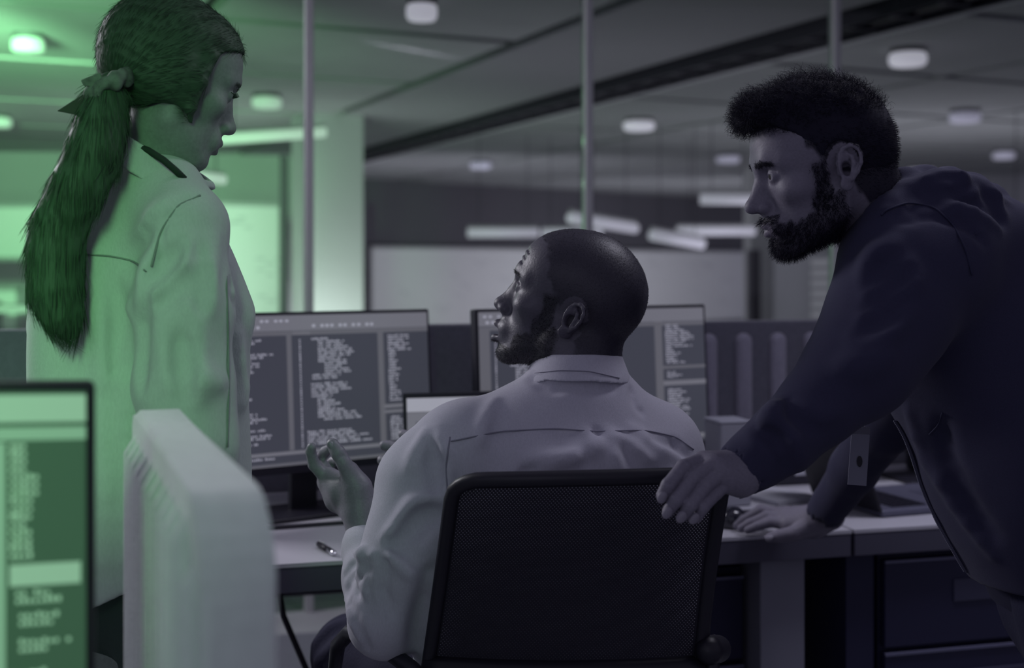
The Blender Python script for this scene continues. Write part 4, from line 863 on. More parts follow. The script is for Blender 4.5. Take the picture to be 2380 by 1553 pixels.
for i in range(5):
    a_ = 2*math.pi*i/5+.5; e = np.array([.085+.29*math.cos(a_), 2.06+.29*math.sin(a_), .075]); lg = MB().tube([(.085, 2.06, .10), e], [.03, .018], 8).build('leg', M_black, ch, smooth=True)
    MB().tube([e+[-.02*math.sin(a_), .02*math.cos(a_), -.047], e+[.02*math.sin(a_), -.02*math.cos(a_), -.047]], .027, 14).build('caster', M_blackm, lg, smooth=True)
for pts, rr in (([W(1000, 1600, 1.87), W(955, 1553, 1.90), W(900, 1512, 1.93), W(850, 1478, 1.97), W(812, 1470, 2.02), W(785, 1500, 2.06), W(778, 1560, 2.07), (-.20, 2.06, .50), (-.10, 2.06, .43)], .013), ([W(1655, 1600, 1.86), W(1650, 1500, 1.88), W(1660, 1494, 2.0), W(1655, 1520, 2.1), (.33, 2.1, .48), (.26, 2.08, .43)], .013)):
    a_ = MB().tube(pts, rr, 10).build('armrest', M_blackm, ch, smooth=True)
G = Grid((.24, 1.8, .60), (.40, 2.2, .80), .005); G.path([W(1648, 1496, 1.86)+[0, 0, -.01], W(1668, 1494, 2.02)+[0, 0, -.01]], [.022, .022], k=.01); pmesh(G, 'armrest_pad', M_black, ch)

# ---------------------------------------------------------------- leaning man in the hoodie
hm = thing('person', 'bearded man in a dark hoodie leaning in from the right, hand on the chair back', 'person', (1.0, 2.1, 0))
R2 = frame([-math.cos(math.radians(13)), -.03, -math.sin(math.radians(13))], roll=0.02)
C2 = W(1906, 384, 1.92); S2 = 1.03; EA2 = (-.008, -.010)
nk = [(to_head(W(1985, 430, 1.93), R2, C2, S2), .060), (to_head(W(2050, 520, 1.96), R2, C2, S2), .066), (to_head(W(2120, 600, 2.0), R2, C2, S2), .07)]
G = head(nk, 'm', sc=S2, chin=-.002, nose=1.6, ear_at=EA2, ear_sc=1.02)
V, Q = G.mesh(1); N = vnormals(V, Q); hr, bd, bw, lp, e_ = head_masks(V, EA2)
skin = (.20, .185, .24); K = np.tile(skin, (len(V), 1)); K = lerpc(K, (.018, .016, .032), hr*.97); K = lerpc(K, (.045, .04, .065), bd*.85); K = lerpc(K, (.02, .018, .03), bw); K = lerpc(K, (.19, .165, .22), lp*.7)
headV = V; headQ = Q; headW = to_world(V, R2, C2, S2); NW = N @ R2; hp = [(headW, Q, K)]
skl = (.215, .20, .255)
G = Grid(W(1525, 1225, 1.60)+[-.01, -.03, -.02], W(1760, 1020, 1.90)+[.03, .0, .06], .0019)
G.path([W(1760, 1085, 1.75), W(1722, 1097, 1.745)], [.030, .0285], k=.01)
for a_, b_ in (((1722, 1082, 1.75), (1634, 1073, 1.73)), ((1722, 1095, 1.74), (1660, 1080, 1.715)), ((1722, 1108, 1.735), (1676, 1102, 1.71)), ((1720, 1118, 1.735), (1688, 1122, 1.715))): G.cone(W(*a_), W(*b_), .021, .0150, k=.014)
fingers(G, [(WP((1634, 1072, 1.73), (1588, 1086, 1.70), (1553, 1128, 1.675), (1539, 1152, 1.675)), [.0125, .0102, .0096, .0086]),
            (WP((1660, 1078, 1.715), (1610, 1113, 1.69), (1572, 1163, 1.665), (1553, 1188, 1.667)), [.0120, .0100, .0094, .0084]),
            (WP((1676, 1100, 1.71), (1640, 1130, 1.69), (1605, 1175, 1.664), (1587, 1199, 1.667)), [.0116, .0096, .0090, .0082]),
            (WP((1690, 1120, 1.715), (1664, 1147, 1.70), (1632, 1182, 1.672), (1619, 1204, 1.674)), [.0112, .0088, .0082, .0075]),
            (WP((1700, 1100, 1.77), (1660, 1110, 1.80), (1630, 1135, 1.81)), [.018, .014, .011])], k=.0006)
for q in ([(1606, 1100), (1618, 1112)], [(1566, 1148), (1578, 1160)], [(1590, 1075), (1598, 1088)], [(1548, 1120), (1562, 1130)], [(1632, 1120), (1645, 1135)], [(1600, 1165), (1612, 1178)]): G.fold(q, .001, k=.002, mode='-')
V, Q = G.mesh(2); hp.append((V, Q, np.tile(skl, (len(V), 1))))
G = Grid(W(1700, 1270, 2.78)+[-.02, -.15, -.02], W(1960, 1160, 2.78)+[.04, .13, .03], .0022)
G.path([W(1925, 1195, 2.68), W(1893, 1212, 2.69)], [.036, .030], k=.01)
for a_, b_ in (((1893, 1205, 2.70), (1818, 1198, 2.74)), ((1893, 1212, 2.69), (1826, 1210, 2.72)), ((1893, 1216, 2.68), (1834, 1220, 2.70))): G.cone(W(*a_), W(*b_), .026, .019, k=.02)
fingers(G, [(WP((1818, 1198, 2.745), (1768, 1186, 2.765), (1728, 1208, 2.78), (1712, 1222, 2.785)), [.0145, .0118, .010, .009]),
            (WP((1826, 1208, 2.72), (1782, 1200, 2.735), (1742, 1216, 2.745), (1722, 1228, 2.75)), [.0145, .0118, .010, .009]),
            (WP((1834, 1218, 2.70), (1792, 1214, 2.715), (1758, 1224, 2.72), (1738, 1232, 2.725)), [.0140, .0115, .010, .0088]),
            (WP((1815, 1195, 2.77), (1775, 1190, 2.80), (1745, 1205, 2.81)), [.015, .012, .010]),
            (WP((1890, 1222, 2.67), (1845, 1240, 2.66), (1812, 1246, 2.665), (1790, 1250, 2.67)), [.022, .0165, .0135, .011])])
V, Q = G.mesh(2); hp.append((V, Q, np.tile(skl, (len(V), 1))))
V, Q = inner([([W(2110, 580, 2.0), W(2270, 800, 2.05), W(2420, 1100, 2.05), W(2540, 1330, 2.05)], [.07, .12, .12, .13]), ([W(2150, 600, 1.92), W(2010, 840, 1.84), W(1900, 960, 1.79), W(1740, 1090, 1.75)], [.055, .045, .035, .026]), ([W(2160, 640, 2.15), W(2110, 880, 2.3), W(2030, 1030, 2.45), W(1915, 1200, 2.68)], [.055, .045, .036, .028]),
              ([(.93, 2.02, .80), (.95, 2.0, .45), (1.0, 1.98, .10)], [.09, .06, .04]), ([(1.0, 2.22, .80), (1.05, 2.3, .45), (1.1, 2.35, .10)], [.09, .06, .04])])
hp.append((V, Q, np.tile(skl, (len(V), 1))))
V, Q, K = join(hp); body = pydata('body', V, Q, SK2, hm, True, K)
eyes(R2, C2, S2, M_white_eye, hm, look=(0, 1, .02))
nails(hm, body, [(W(1539, 1157, 1.6625), W(1539, 1157, 1.66)-W(1553, 1128, 1.66), (-.1, -1, 0)), (W(1551, 1193, 1.654), W(1550, 1193, 1.66)-W(1572, 1160, 1.66), (-.1, -1, 0)), (W(1584, 1203, 1.6545), W(1584, 1203, 1.66)-W(1605, 1175, 1.66), (-.1, -1, 0)), (W(1613, 1206, 1.662), W(1613, 1206, 1.66)-W(1632, 1182, 1.66), (-.1, -1, 0))], .0068)
nails(hm, body, [(W(1787, 1247, 2.657), W(1787, 1247, 2.66)-W(1812, 1244, 2.66), (0, -.6, 1))], .008)
# curly hair: a lumpy cap plus curled strands
G = Grid((-.12, -.14, -.11), (.12, .16, .18), .0032)
G.ell((0, -.012, .032), (.0795, .104, .088), k=.01); G.ell((0, -.055, .006), (.066, .057, .062), k=.02); G.ell((0, .010, .070), (.072, .090, .064), k=.02); G.ell((0, .075, .090), (.050, .034, .030), k=.02)
X, Y, Z = G.ax[0][:, None, None], G.ax[1][None, :, None], G.ax[2][None, None, :]
zz = np.clip(G.ax[2], -.2, .2); yl = np.interp(zz, [-.09, -.06, -.02, .005, .03, .055, .070, .085, .10], [-.060, -.040, -.026, .012, .030, .046, .070, .120, .16])[None, None, :]
G.F = np.maximum(G.F, (Y-yl)*.8); G.F = np.maximum(G.F, (-.078-Z)+.3*np.maximum(0, Y+.08)*0)
earcut = np.sqrt(((Y-EA2[0]+.002)/.026)**2+((Z-EA2[1]-.002)/.037)**2); G.F = np.where(np.abs(X) > .055, np.maximum(G.F, (1-earcut)*.02), G.F)
amp = np.clip((Z-.045)/.05, .08, 1); G.F += (amp*(.0055*snoise(X, Y, Z, 115, 2)+.0035*snoise(X, Y, Z, 210, 4))).astype(np.float32)
V, Q = G.mesh(1); N = vnormals(V, Q); V2 = to_world(V, R2, C2, S2); N2 = N @ R2
hair = pydata('hair', V2, Q, M_hair_dark, hm, True)
topm = ss(.05, .085, V[:, 2])+.8*ss(.05, .08, V[:, 1]); sd = ss(.0, -.02, V[:, 2]-.05)
fur(V2, N2, topm+1e-9, 5200, .016, .00042, R2[1]*.5, 'hair_curls', M_hair_dark, hair, 7, curl=.0042, seg=6)
fur(V2, N2, np.ones(len(V))*.25+sd*(np.abs(N[:, 0])+.6)+1e-9, 9000, .006, .00036, R2[1]*-.6+R2[2]*-.6, 'hair_stubble', M_hair_dark, hair, 8)
fur(headW, NW, bd+1e-9, 6500, .011, .00036, R2[2]*-.9+R2[1]*.3, 'beard', M_hair_dark, hm, 9, curl=.0012, seg=4)
fur(headW, NW, bw+1e-9, 1100, .0052, .00035, R2[1]*-1.2, 'eyebrow', M_hair_dark, hm, 10)
fur(headW, NW, hr+1e-9, 2500, .004, .0004, R2[1]*-.6+R2[2]*-.6, 'nape_hair', M_hair_dark, hm, 11)
# hoodie
G = Grid((.27, 1.62, .62), (1.22, 2.86, 1.56), .0062); cn = G.path
cn([W(2150, 620, 2.0), W(2270, 790, 2.05), W(2420, 1080, 2.05), W(2540, 1360, 2.06)], [.125, .160, .178, .175], k=.05, kk=.06)
cn([W(2200, 640, 2.15), W(2330, 830, 2.18), W(2450, 1100, 2.18)], [.11, .14, .15], k=.05, kk=.06)
cn([W(2350, 650, 2.02), W(2520, 820, 2.05)], [.085, .15], k=.08)
cn([W(2085, 600, 1.90), W(2170, 590, 1.92)], [.075, .095], k=.06)
cn([W(2115, 640, 1.885), W(2060, 740, 1.86), W(1998, 850, 1.82), W(1905, 945, 1.785)], [.092, .082, .068, .056], k=.05, kk=.05)
cn([W(1905, 945, 1.785), W(1825, 1015, 1.765), W(1765, 1060, 1.755), W(1722, 1090, 1.75)], [.054, .048, .0405, .0385], k=.02, kk=.02)
cn([W(2170, 680, 2.18), W(2120, 850, 2.28), W(2060, 980, 2.40)], [.09, .075, .060], k=.05, kk=.05)
cn([W(2060, 980, 2.40), W(1985, 1090, 2.55), W(1918, 1190, 2.67)], [.058, .048, .040], k=.02, kk=.02)
# neck opening: the front edges rising around the neck, and the hood lying on the back
cn([W(2085, 455, 1.90), W(2060, 500, 1.885), W(2045, 560, 1.875), W(2040, 610, 1.87)], [.026, .028, .030, .030], k=.02, kk=.02)
cn([W(2080, 530, 1.91), W(2180, 540, 1.92), W(2300, 580, 1.98), W(2360, 625, 2.05)], [.05, .07, .08, .08], k=.03, kk=.03)
cn([W(2072, 462, 1.91), W(2100, 434, 1.93), W(2150, 430, 1.97), W(2200, 436, 2.03), W(2230, 450, 2.10)], [.024, .027, .030, .030, .030], k=.006, kk=.02)
cn([W(2066, 505, 1.885), W(2112, 468, 1.895), W(2180, 448, 1.90), W(2248, 456, 1.94), W(2292, 478, 2.0), W(2300, 490, 2.08)], [.024, .031, .036, .036, .032, .03], k=.004, kk=.02)
cn([W(2062, 552, 1.875), W(2108, 512, 1.875), W(2190, 496, 1.88), W(2268, 510, 1.905), W(2322, 532, 1.955), W(2340, 552, 2.05)], [.022, .031, .036, .039, .036, .03], k=.004, kk=.02)
G.cone(W(2010, 470, 1.94), W(2085, 560, 1.985), .060, .060, k=.012, mode='-', pad=.02)
fo = G.fold
fo([(2105, 452), (2160, 425), (2230, 415), (2290, 440), (2335, 470)], .014, k=.012); fo([(2085, 495), (2140, 462), (2210, 452), (2280, 470), (2340, 510)], .013, k=.010, mode='-'); fo([(2150, 425), (2200, 402), (2240, 412)], .008, k=.008, mode='-'); fo([(2215, 470), (2270, 445), (2310, 452)], .009, k=.010)
fo([(2060, 505), (2120, 478), (2190, 474), (2260, 492), (2320, 530)], .010, k=.012); fo([(2290, 440), (2320, 470), (2330, 520)], .010, k=.010, mode='-'); fo([(2090, 520), (2160, 500), (2240, 520), (2290, 570)], .007, k=.012, mode='-')
fo([(2060, 480), (2120, 445), (2150, 420)], .007, k=.012, mode='-'); fo([(2050, 500), (2080, 470), (2110, 455)], .008, k=.014)
for q in ([(2010, 640), (2040, 600), (2075, 570)], [(2020, 680), (2060, 640), (2110, 610)], [(2010, 740), (2070, 700), (2130, 640)], [(1985, 800), (2050, 770), (2100, 730)], [(1950, 860), (2000, 850), (2060, 830)]): fo(q, .014, k=.02)
for q in ([(2015, 660), (2050, 618), (2090, 590)], [(2015, 710), (2065, 670), (2120, 625)], [(1995, 775), (2060, 735), (2115, 690)]): fo(q, .013, k=.014, mode='-')
fo([(1798, 940), (1800, 975), (1825, 1010), (1850, 1050), (1862, 1085)], .015, k=.016); fo([(1760, 988), (1790, 1000), (1815, 1040), (1832, 1092)], .008, k=.012, mode='-'); fo([(1770, 985), (1800, 962), (1830, 945)], .010, k=.015)
fo([(1835, 935), (1850, 965), (1900, 990)], .009, k=.015, mode='-'); fo([(1735, 1000), (1755, 1035), (1800, 1070)], .006, k=.012); fo([(1850, 960), (1900, 970), (1950, 960)], .008, k=.02)
fo([(2190, 990), (2195, 1060), (2240, 1160), (2300, 1240)], .010, k=.03, mode='-'); fo([(2100, 900), (2150, 1050), (2230, 1190), (2310, 1290)], .010, k=.015)
G.disp(lambda X, Y, Z: .003*snoise(X, Y, Z, 26, 15)+.0012*snoise(X, Y, Z, 60, 19))
G.cone(W(1730, 1088, 1.75), W(1690, 1110, 1.745), .030, .034, k=.002, mode='-'); G.cone(W(1925, 1188, 2.66), W(1890, 1235, 2.70), .032, .036, k=.002, mode='-')
G.F = np.where(G.ax[0][:, None, None] > .73, np.maximum(G.F, .805-G.ax[2][None, None, :]), G.F)
hoodie = pmesh(G, 'hoodie', M_hood, hm, 1)
seam(G, [(2048, 500), (2060, 488), (2110, 470), (2170, 480), (2215, 520), (2245, 580), (2260, 640)], .0016, 'seam', M_hoodseam, hoodie, 40)
seam(G, [(2160, 1010), (2180, 990), (2190, 960)], .0014, 'pocket_seam', M_hoodseam, hoodie, 14)
# zip edge
zp = []
for qy in np.linspace(915, 1330, 40):
    for qx in range(2050, 2420, 4):
        h_ = G.hit(qx, qy, d1=2.22)
        if h_ is not None: zp.append(G.hit(qx+7, qy, d1=2.25, back=-.002) if G.hit(qx+7, qy, d1=2.25) is not None else h_); break
zp = np.array([q for q in zp if q[1] > 1.87])
for _ in range(4): zp[1:-1] = (zp[:-2]+zp[1:-1]*2+zp[2:])/4
if len(zp) > 5:
    z_ = MB().tube(zp, .0022, 6).build('zip_tape', M_hoodseam, hoodie, smooth=True); g = MB()
    for p, q in zip(zp[:-1], zp[1:]):
        for u in (0, .33, .66): g.box(p+(q-p)*u+np.array([-.004, -.002, 0]), (.0022, .0018, .0014))
    tag(g.build('zip_teeth', mat('zip_metal', (.10, .10, .15), .5, .3), hoodie), kind='stuff')
for nm, a_, b_, r_ in (('cuff_rib', W(1738, 1082, 1.752), W(1712, 1098, 1.748), .0385),):
    G = Grid(np.minimum(a_, b_)-.06, np.maximum(a_, b_)+.06, .0025); ax_ = nrm(b_-a_); G.cone(a_+ax_*-.025, b_, .040, .0365, k=.002); G.cone(a_, b_+ax_*.05, .032, .032, k=.002, mode='-')
    G.disp(lambda X, Y, Z: .0006*np.sin(620*(X*.2+Y*.5+Z*.8))); pmesh(G, nm, M_hood, hoodie)
# inner shirt seen behind the zip
G = Grid((.62, 1.90, .75), (1.2, 2.4, 1.30), .008); G.path([W(2150, 640, 2.07), W(2260, 830, 2.12), W(2400, 1080, 2.12), W(2520, 1300, 2.1)], [.115, .150, .160, .165], k=.05, kk=.05); pmesh(G, 'inner_shirt', M_hoodin, hm)
G = Grid((.72, 1.78, -.01), (1.36, 2.56, .98), .008)
G.path([W(2540, 1380, 2.06), (.92, 2.0, .80), (.915, 1.98, .48), (.96, 1.97, .09)], [.155, .105, .075, .060], k=.04, kk=.05); G.path([(1.0, 2.12, .88), (1.02, 2.22, .78), (1.06, 2.28, .48), (1.10, 2.33, .09)], [.14, .105, .075, .060], k=.04, kk=.05)
G.disp(lambda X, Y, Z: .004*snoise(X, Y, Z, 26, 28)); pmesh(G, 'trousers', M_pants, hm)
for x_, y_ in ((.96, 1.97), (1.10, 2.33)):
    G = Grid((x_-.27, y_-.09, -.02), (x_+.10, y_+.09, .14), .005); foot(G, (x_+.03, y_, 0), (x_-.17, y_, 0)); G.path([(x_+.01, y_, .05), (x_, y_, .09)], [.042, .042], k=.02); floorcut(G, .002); pmesh(G, 'shoe', M_shoe, hm)
# badge hanging from his neck
bt = thing('name_badge', 'blank pale name badge in a clear holder hanging before the leaning man\'s far sleeve', 'badge', W(1996, 1060, 2.02))
c4 = [W(1979, 1008, 2.02), W(2022, 1010, 2.02), W(2014, 1130, 2.02), W(1970, 1127, 2.02)]; slab('card', c4, .0016, mat('badge_card', (.20, .20, .26), .5), bt, bevel=.0006)
slab('holder_top', [W(1980, 992, 2.02), W(2022, 993, 2.02), W(2022, 1009, 2.02), W(1979, 1008, 2.02)], .0016, mat('clear_plastic_grey', (.07, .07, .11), .25, spec=.8), bt)
MB().tube([W(2003, 994, 2.018), W(1999, 980, 2.018), W(2003, 966, 2.02), W(2009, 975, 2.02), W(2010, 992, 2.018)], .0009, 6).build('clip', M_metal, bt, smooth=True)
MB().lathe(W(1998, 1073, 2.0185), [(0, 0), (1, 0)], 24, np.array([[.0045, 0, 0], [0, 0, .009], [0, -.0005, 0]])).build('oval_slot', M_black, bt)
MB().tube([W(2003, 966, 2.02), W(2040, 860, 1.99), W(2075, 720, 1.95)+[0, .05, 0], W(2060, 600, 1.94)], .0018, 6).build('lanyard', M_hoodseam, bt, smooth=True)

# ---------------------------------------------------------------- standing woman
wm = thing('person', 'standing woman with a long dark ponytail and loose denim shirt, bathed in green light', 'person', (-.55, 1.9, 0))
az = math.radians(34); pt_ = math.radians(20)
R3 = frame([math.cos(az)*math.cos(pt_), math.sin(az)*math.cos(pt_), -math.sin(pt_)], roll=0.0)
C3 = W(402, 178, 1.88); S3 = .99
nk = [(to_head(W(378, 300, 1.88), R3, C3, S3), .052), (to_head(W(345, 370, 1.90), R3, C3, S3), .055), (to_head(W(320, 460, 1.92), R3, C3, S3), .065)]
G = head(nk, 'f', sc=S3, nose=.8)
V, Q = G.mesh(1); N = vnormals(V, Q); hr, bd, bw, lp, e_ = head_masks(V)
K = np.tile((.26, .33, .28), (len(V), 1)); K = lerpc(K, (.05, .07, .05), bw*.9); K = lerpc(K, (.20, .24, .21), lp*.8)  # skin colour has the green light partly painted in
headW = to_world(V, R3, C3, S3); NW = N @ R3; hp = [(headW, Q, K)]
aL = [W(180, 520, 2.02), W(160, 760, 2.05), W(175, 950, 2.08), W(230, 1110, 2.10)]; aR = [W(425, 520, 1.80), W(428, 760, 1.78), W(432, 960, 1.76), W(470, 1150, 1.82)]
V, Q = inner([([W(330, 420, 1.92), W(315, 600, 1.92), W(315, 900, 1.92), W(315, 1250, 1.92)], [.06, .11, .10, .12]), ([W(330, 480, 1.92)]+aL, [.05, .05, .04, .032, .024]), ([W(330, 480, 1.92)]+aR, [.05, .045, .04, .032, .024]),
              ([(-.62, 1.95, .85), (-.62, 1.96, .48), (-.62, 1.98, .10)], [.09, .06, .04]), ([(-.50, 1.88, .85), (-.50, 1.86, .48), (-.50, 1.86, .10)], [.09, .06, .04])])
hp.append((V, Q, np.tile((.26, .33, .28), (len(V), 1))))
def hand_simple(w_, fw, sd, dn):
    w_ = np.array(w_); fw, sd = nrm(fw), nrm(sd); G = Grid(w_-.2, w_+.2, .003); kn = w_+fw*.085
    for s_ in (-.028, -.010, .010, .027): G.cone(w_+sd*s_*.6, kn+sd*s_, .017, .012, k=.02)
    for s_, l_ in ((-.030, .062), (-.010, .074), (.010, .070), (.029, .054)): G.path([kn+sd*s_, kn+sd*s_*1.1+fw*l_*.5+dn*.006, kn+sd*s_*1.1+fw*l_+dn*.022], [.010, .009, .007], k=.003, kk=.002)
    G.path([w_+sd*-.02+fw*.02, w_+sd*-.045+fw*.05+dn*.01, w_+sd*-.048+fw*.085+dn*.02], [.014, .011, .008], k=.01); G.cone(w_-fw*.03, w_+fw*.01, .022, .02, k=.01)
    return G.mesh(1)
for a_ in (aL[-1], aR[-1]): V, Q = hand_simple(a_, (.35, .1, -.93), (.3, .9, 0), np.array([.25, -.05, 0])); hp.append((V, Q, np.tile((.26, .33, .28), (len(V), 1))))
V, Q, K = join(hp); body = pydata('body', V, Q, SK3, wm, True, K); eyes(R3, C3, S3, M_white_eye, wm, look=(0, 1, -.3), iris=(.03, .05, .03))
fur(headW, NW, bw+1e-9, 500, .0032, .0003, R3[1]*-1.2, 'eyebrow', M_hair_w, wm, 10)
g = MB()
for s_ in (-1, 1):
    for i in range(16):
        x_ = s_*(.020+.0018*i); b_ = np.array([x_, .0905-.0035*abs(i-7)/7-.0006*i, .0035]); q = [b_, b_+[s_*.001, .005, -.001], b_+[s_*.002, .010, .002]]; g.tube([to_world([p], R3, C3, S3)[0] for p in q], [.0005, .0004, .0002], 4)
g.build('eyelashes', M_hair_w, wm)
# hair cap
G = Grid((-.12, -.15, -.10), (.12, .14, .15), .0030)
G.ell((0, -.012, .034), (.0815, .107, .0895), k=.01); G.ell((0, -.060, .010), (.070, .056, .066), k=.02); G.ell((0, .030, .040), (.071, .062, .064), k=.02); G.ell((0, -.03, -.02), (.079, .060, .050), k=.02)
X, Y, Z = G.ax[0][:, None, None], G.ax[1][None, :, None], G.ax[2][None, None, :]
yl = np.interp(G.ax[2], [-.08, -.065, -.04, .0, .03, .05, .070, .085], [-.085, -.030, .008, .018, .026, .042, .074, .13])[None, None, :]
G.F = np.maximum(G.F, (Y-yl)*.85); G.F = np.maximum(G.F, -.066-Z-.25*(Y+.05).clip(-1, 0))
G.ell((.066, -.012, -.012), (.026, .036, .046), k=.012); G.ell((-.066, -.012, -.012), (.026, .036, .046), k=.012)
G.path([(.074, .022, .030), (.079, .016, -.010), (.074, .018, -.050), (.066, .030, -.070)], [.010, .011, .009, .003], k=.012, kk=.01)
ang = np.arctan2(X, Z+.02)
G.F += (.0006*np.sin(ang*26+6*np.sin(Y*30))+.0012*snoise(X, Y, Z, 60, 2)+.0007*np.sin(ang*110+9*np.sin(Y*22))).astype(np.float32)
V, Q = G.mesh(1); N = vnormals(V, Q); V2 = to_world(V, R3, C3, S3); hair = pydata('hair', V2, Q, M_hair_w, wm, True)
fur(V2, N @ R3, np.ones(len(V)), 11000, .022, .00026, 0, 'hair_strands', M_hair_w, hair, 12, comb=W(262, 200, 1.80), seg=4)
# ponytail
pp = [W(*q, 1.80-.05*min(1, i/4)) for i, q in enumerate([(258, 195), (248, 228), (236, 290), (216, 365), (181, 440), (140, 520), (128, 600), (130, 680), (150, 742), (165, 776)])]; pr = [.016, .022, .029, .032, .031, .031, .032, .031, .019, .004]
G = Grid(np.min(pp, 0)-.07, np.max(pp, 0)+.07, .0032); G.path(pp, pr, k=.01, kk=.03)
G.F += (.0016*snoise(G.ax[0][:, None, None]*1.0+.25*G.ax[2][None, None, :], G.ax[1][None, :, None], G.ax[2][None, None, :]*.12, 330, 3)).astype(np.float32)
pony = pmesh(G, 'ponytail', M_hair_w, wm)
PV = np.array([v.co[:] for v in pony.data.vertices]); PN = np.array([v.normal[:] for v in pony.data.vertices])
fur(PV, PN, np.ones(len(PV)), 3800, .036, .0005, 0, 'ponytail_flyaways', M_hair_w, pony, 15, comb=(-.72, 1.70, -1.5), seg=4)
rg = np.random.default_rng(5); g = MB()
for i in range(420):
    th = rg.uniform(0, 6.28); rr = rg.uniform(.93, 1.10); a_ = rg.uniform(0, .35); b_ = rg.uniform(.62, 1.02); q = []; w1 = rg.normal(0, .0045)
    for t in np.linspace(a_, b_, 14):
        x_ = t*(len(pp)-1); j = min(int(max(x_, 0)), len(pp)-2); u = x_-j; c_ = pp[j]*(1-u)+pp[j+1]*u; r_ = max(.004, pr[j]*(1-u)+pr[min(j+1, len(pr)-1)]*u)
        q.append(c_+np.array([math.cos(th), math.sin(th), 0])*r_*rr+np.array([w1*math.sin(t*14+th)+.3*w1*math.sin(t*31), 0, 0]))
    g.tube(q, [.0006]*10+[.0005, .0005, .0004, .0001], 3, cap=False)
tag(g.build('ponytail_strands', M_hair_w, pony, smooth=True), kind='stuff')
# patterned scrunchie with two bow tails
M_scr = mat('scrunchie_print', (.11, .15, .115), .8, var=.9, vscale=70)
g = Grid(W(250, 200, 1.79)-.08, W(250, 200, 1.79)+.08, .0025)
for i in range(14):
    a_ = 2*math.pi*i/14; c_ = W(252, 208, 1.785)+np.array([.026*math.cos(a_), .026*math.sin(a_), .018*math.cos(a_)+.004*math.sin(i*3.1)]); g.ell(c_, (.010+.003*math.sin(i*2.3), .011, .013+.003*math.cos(i*3.7)), k=.002)
g.F += (.0012*snoise(g.ax[0][:, None, None], g.ax[1][None, :, None], g.ax[2][None, None, :], 240, 3)).astype(np.float32)
scr = pmesh(g, 'scrunchie', M_scr, wm)
for pts in ([W(248, 205, 1.765), W(222, 184, 1.76), W(184, 188, 1.755), W(196, 200, 1.75), W(236, 206, 1.76), W(238, 168, 1.765), W(205, 172, 1.755)], ): 
    slab('bow_tail', [W(186, 186, 1.755), W(232, 167, 1.76), W(246, 206, 1.765), W(194, 200, 1.755)], .005, M_scr, scr, bevel=.002)
slab('bow_tail', [W(131, 258, 1.752), W(192, 219, 1.758), W(240, 216, 1.768), W(188, 269, 1.758)], .004, mat('scrunchie_dark', (.03, .045, .03), .8), scr, bevel=.0015)
slab('bow_loop', [W(236, 186, 1.772), W(272, 186, 1.776), W(288, 262, 1.785), W(262, 226, 1.775)], .010, M_scr, scr, bevel=.004)
# shirt
G = Grid((-.86, 1.62, .68), (-.30, 2.20, 1.58), .005)
zf = lambda py, d=1.9: CAM_H-(py-HOR)/F_PX*d; xf = lambda px, d=1.9: (px-1190)/F_PX*d
G.loft([(zf(1375), xf(335), 1.91, .165, .135), (zf(1200), xf(325), 1.91, .163, .130), (zf(1000), xf(320), 1.91, .163, .122), (zf(740), xf(320), 1.91, .164, .122), (zf(600), xf(305), 1.91, .152, .115), (zf(520), xf(300), 1.91, .135, .10), (zf(450), xf(308), 1.91, .10, .08), (zf(400), xf(322), 1.90, .066, .062)], .25, e=2.2, k=.02)
G.path([W(330, 420, 1.91), W(380, 470, 1.86), W(428, 530, 1.815)], [.055, .056, .060], k=.05, kk=.04); G.path([W(310, 430, 1.93), W(220, 490, 1.97), W(165, 560, 2.0)], [.055, .056, .06], k=.05, kk=.04)
G.path([W(430, 530, 1.81), W(428, 720, 1.79), W(428, 900, 1.775), W(448, 1040, 1.775), W(475, 1130, 1.81)], [.060, .064, .064, .056, .040], k=.02, kk=.04); G.path([W(165, 560, 2.0)]+aL[1:], [.058, .055, .045, .035], k=.03, kk=.04)
G.path([W(322, 372, 1.90), W(325, 400, 1.9)], [.054, .060], k=.03)
G.path([W(485, 640, 1.90), W(530, 730, 1.92)], [.03, .032], k=.04)
fo = G.fold
for q in ([(350, 640), (340, 700), (350, 660)], [(335, 650), (360, 600), (405, 540)], [(350, 700), (400, 650), (440, 600)], [(440, 560), (450, 640), (448, 720)], [(490, 560), (480, 640), (486, 720)], [(380, 740), (390, 820), (400, 900)], [(460, 740), (455, 830), (462, 920)], [(430, 900), (470, 880), (515, 890)], [(240, 700), (250, 800), (240, 900)], [(285, 620), (300, 720), (290, 820)], [(380, 480), (350, 530), (300, 600)]): fo(q, .009, k=.025)
for q in ([(328, 640), (325, 760), (328, 900)], [(345, 655), (375, 620), (415, 575)], [(365, 720), (410, 670), (450, 640)], [(465, 570), (468, 650), (466, 720)], [(420, 780), (425, 850), (430, 930)], [(265, 640), (275, 740), (265, 860)], [(355, 500), (320, 560), (280, 620)]): fo(q, .012, k=.014, mode='-')
fo([(372, 600), (380, 520), (420, 470), (468, 455)], .004, k=.01, mode='-'); fo([(536, 650), (545, 700), (565, 730)], .006, k=.012, mode='-')
for q in ([(550, 780), (556, 900), (552, 1020)], [(240, 950), (250, 1100), (240, 1300)], [(290, 900), (310, 1100), (300, 1300)]): fo(q, .009, k=.025)
G.disp(lambda X, Y, Z: .003*snoise(X, Y, Z, 24, 35)+.001*snoise(X, Y, Z, 60, 39)+.004*np.sin(X*60+Y*40)*ss(1.2, .8, Z))
zc = np.interp(G.ax[0], [xf(150), xf(225), xf(330), xf(450)], [zf(1330), zf(1388), zf(1340), zf(1290)])[:, None, None]; G.F = np.maximum(G.F, zc-G.ax[2][None, None, :])
G.cone(W(372, 290, 1.88), W(335, 400, 1.90), .055, .052, k=.004, mode='-', pad=.02)
shirt = pmesh(G, 'shirt', M_shirtw, wm)
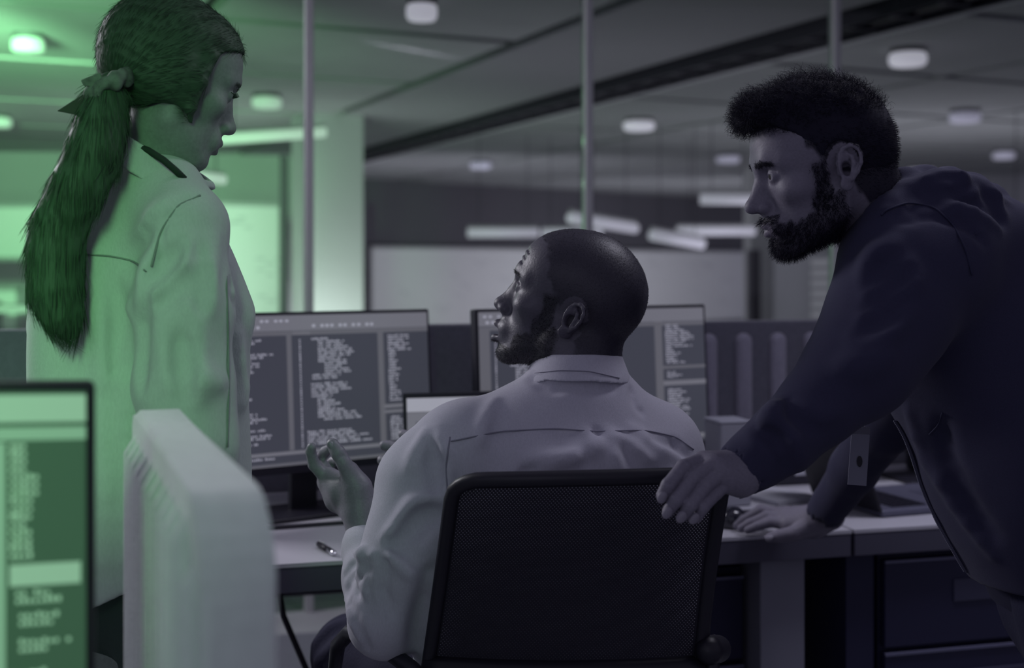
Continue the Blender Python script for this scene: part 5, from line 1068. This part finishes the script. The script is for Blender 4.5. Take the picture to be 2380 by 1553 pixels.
seam(G, [(200, 592), (250, 594), (310, 606), (340, 632)], .0014, 'seam', M_shirtwseam, shirt, 20); seam(G, [(352, 620), (372, 540), (412, 478), (466, 454)], .0016, 'seam', M_shirtwseam, shirt, 24); seam(G, [(526, 640), (530, 760), (532, 900), (528, 1040)], .0016, 'seam', M_shirtwseam, shirt, 24, back=-.006)
# collar
G = Grid(W(335, 400, 1.9)-.12, W(335, 300, 1.9)+.12, .0026); cc = W(346, 345, 1.885)
G.loft([(cc[2]-.06, cc[0]-.008, cc[1]+.01, .100, .094), (cc[2]-.02, cc[0]-.004, cc[1]+.004, .088, .084), (cc[2]+.05, cc[0]+.012, cc[1]-.004, .062, .064)], .3, shell=.0035, k=.002)
X, Y, Z = G.ax[0][:, None, None], G.ax[1][None, :, None], G.ax[2][None, None, :]
tp = zf(305)-.62*(X-xf(300)); G.F = np.maximum(G.F, Z-tp); G.F = np.maximum(G.F, (tp-.050)-Z); pmesh(G, 'collar', M_shirtw, shirt)
MB().tube([W(286, 335, 1.815), W(310, 338, 1.812), W(345, 350, 1.808), W(380, 372, 1.80), W(410, 398, 1.80), W(428, 416, 1.81)], .0052, 8).build('lanyard', mat('lanyard_dark', (.012, .03, .018), .8), wm, smooth=True)
# jeans, shoes
G = Grid((-.82, 1.68, -.01), (-.32, 2.18, .92), .007)
G.ell((-.56, 1.92, .86), (.155, .12, .13), k=.04)
G.path([(-.63, 1.96, .82), (-.63, 1.97, .48), (-.63, 1.99, .09)], [.088, .066, .056], k=.03, kk=.03); G.path([(-.50, 1.87, .82), (-.50, 1.86, .48), (-.50, 1.86, .09)], [.088, .066, .056], k=.03, kk=.03)
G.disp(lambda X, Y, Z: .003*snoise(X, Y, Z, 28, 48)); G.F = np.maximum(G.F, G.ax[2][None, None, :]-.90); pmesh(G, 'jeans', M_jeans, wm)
for x_, y_ in ((-.63, 1.99), (-.50, 1.86)):
    G = Grid((x_-.09, y_-.10, -.02), (x_+.25, y_+.20, .14), .005); foot(G, (x_-.02, y_-.01, 0), (x_+.15, y_+.08, 0), .045); G.path([(x_, y_, .05), (x_, y_, .09)], [.04, .042], k=.02); floorcut(G, .002); pmesh(G, 'shoe', M_shoe, wm)
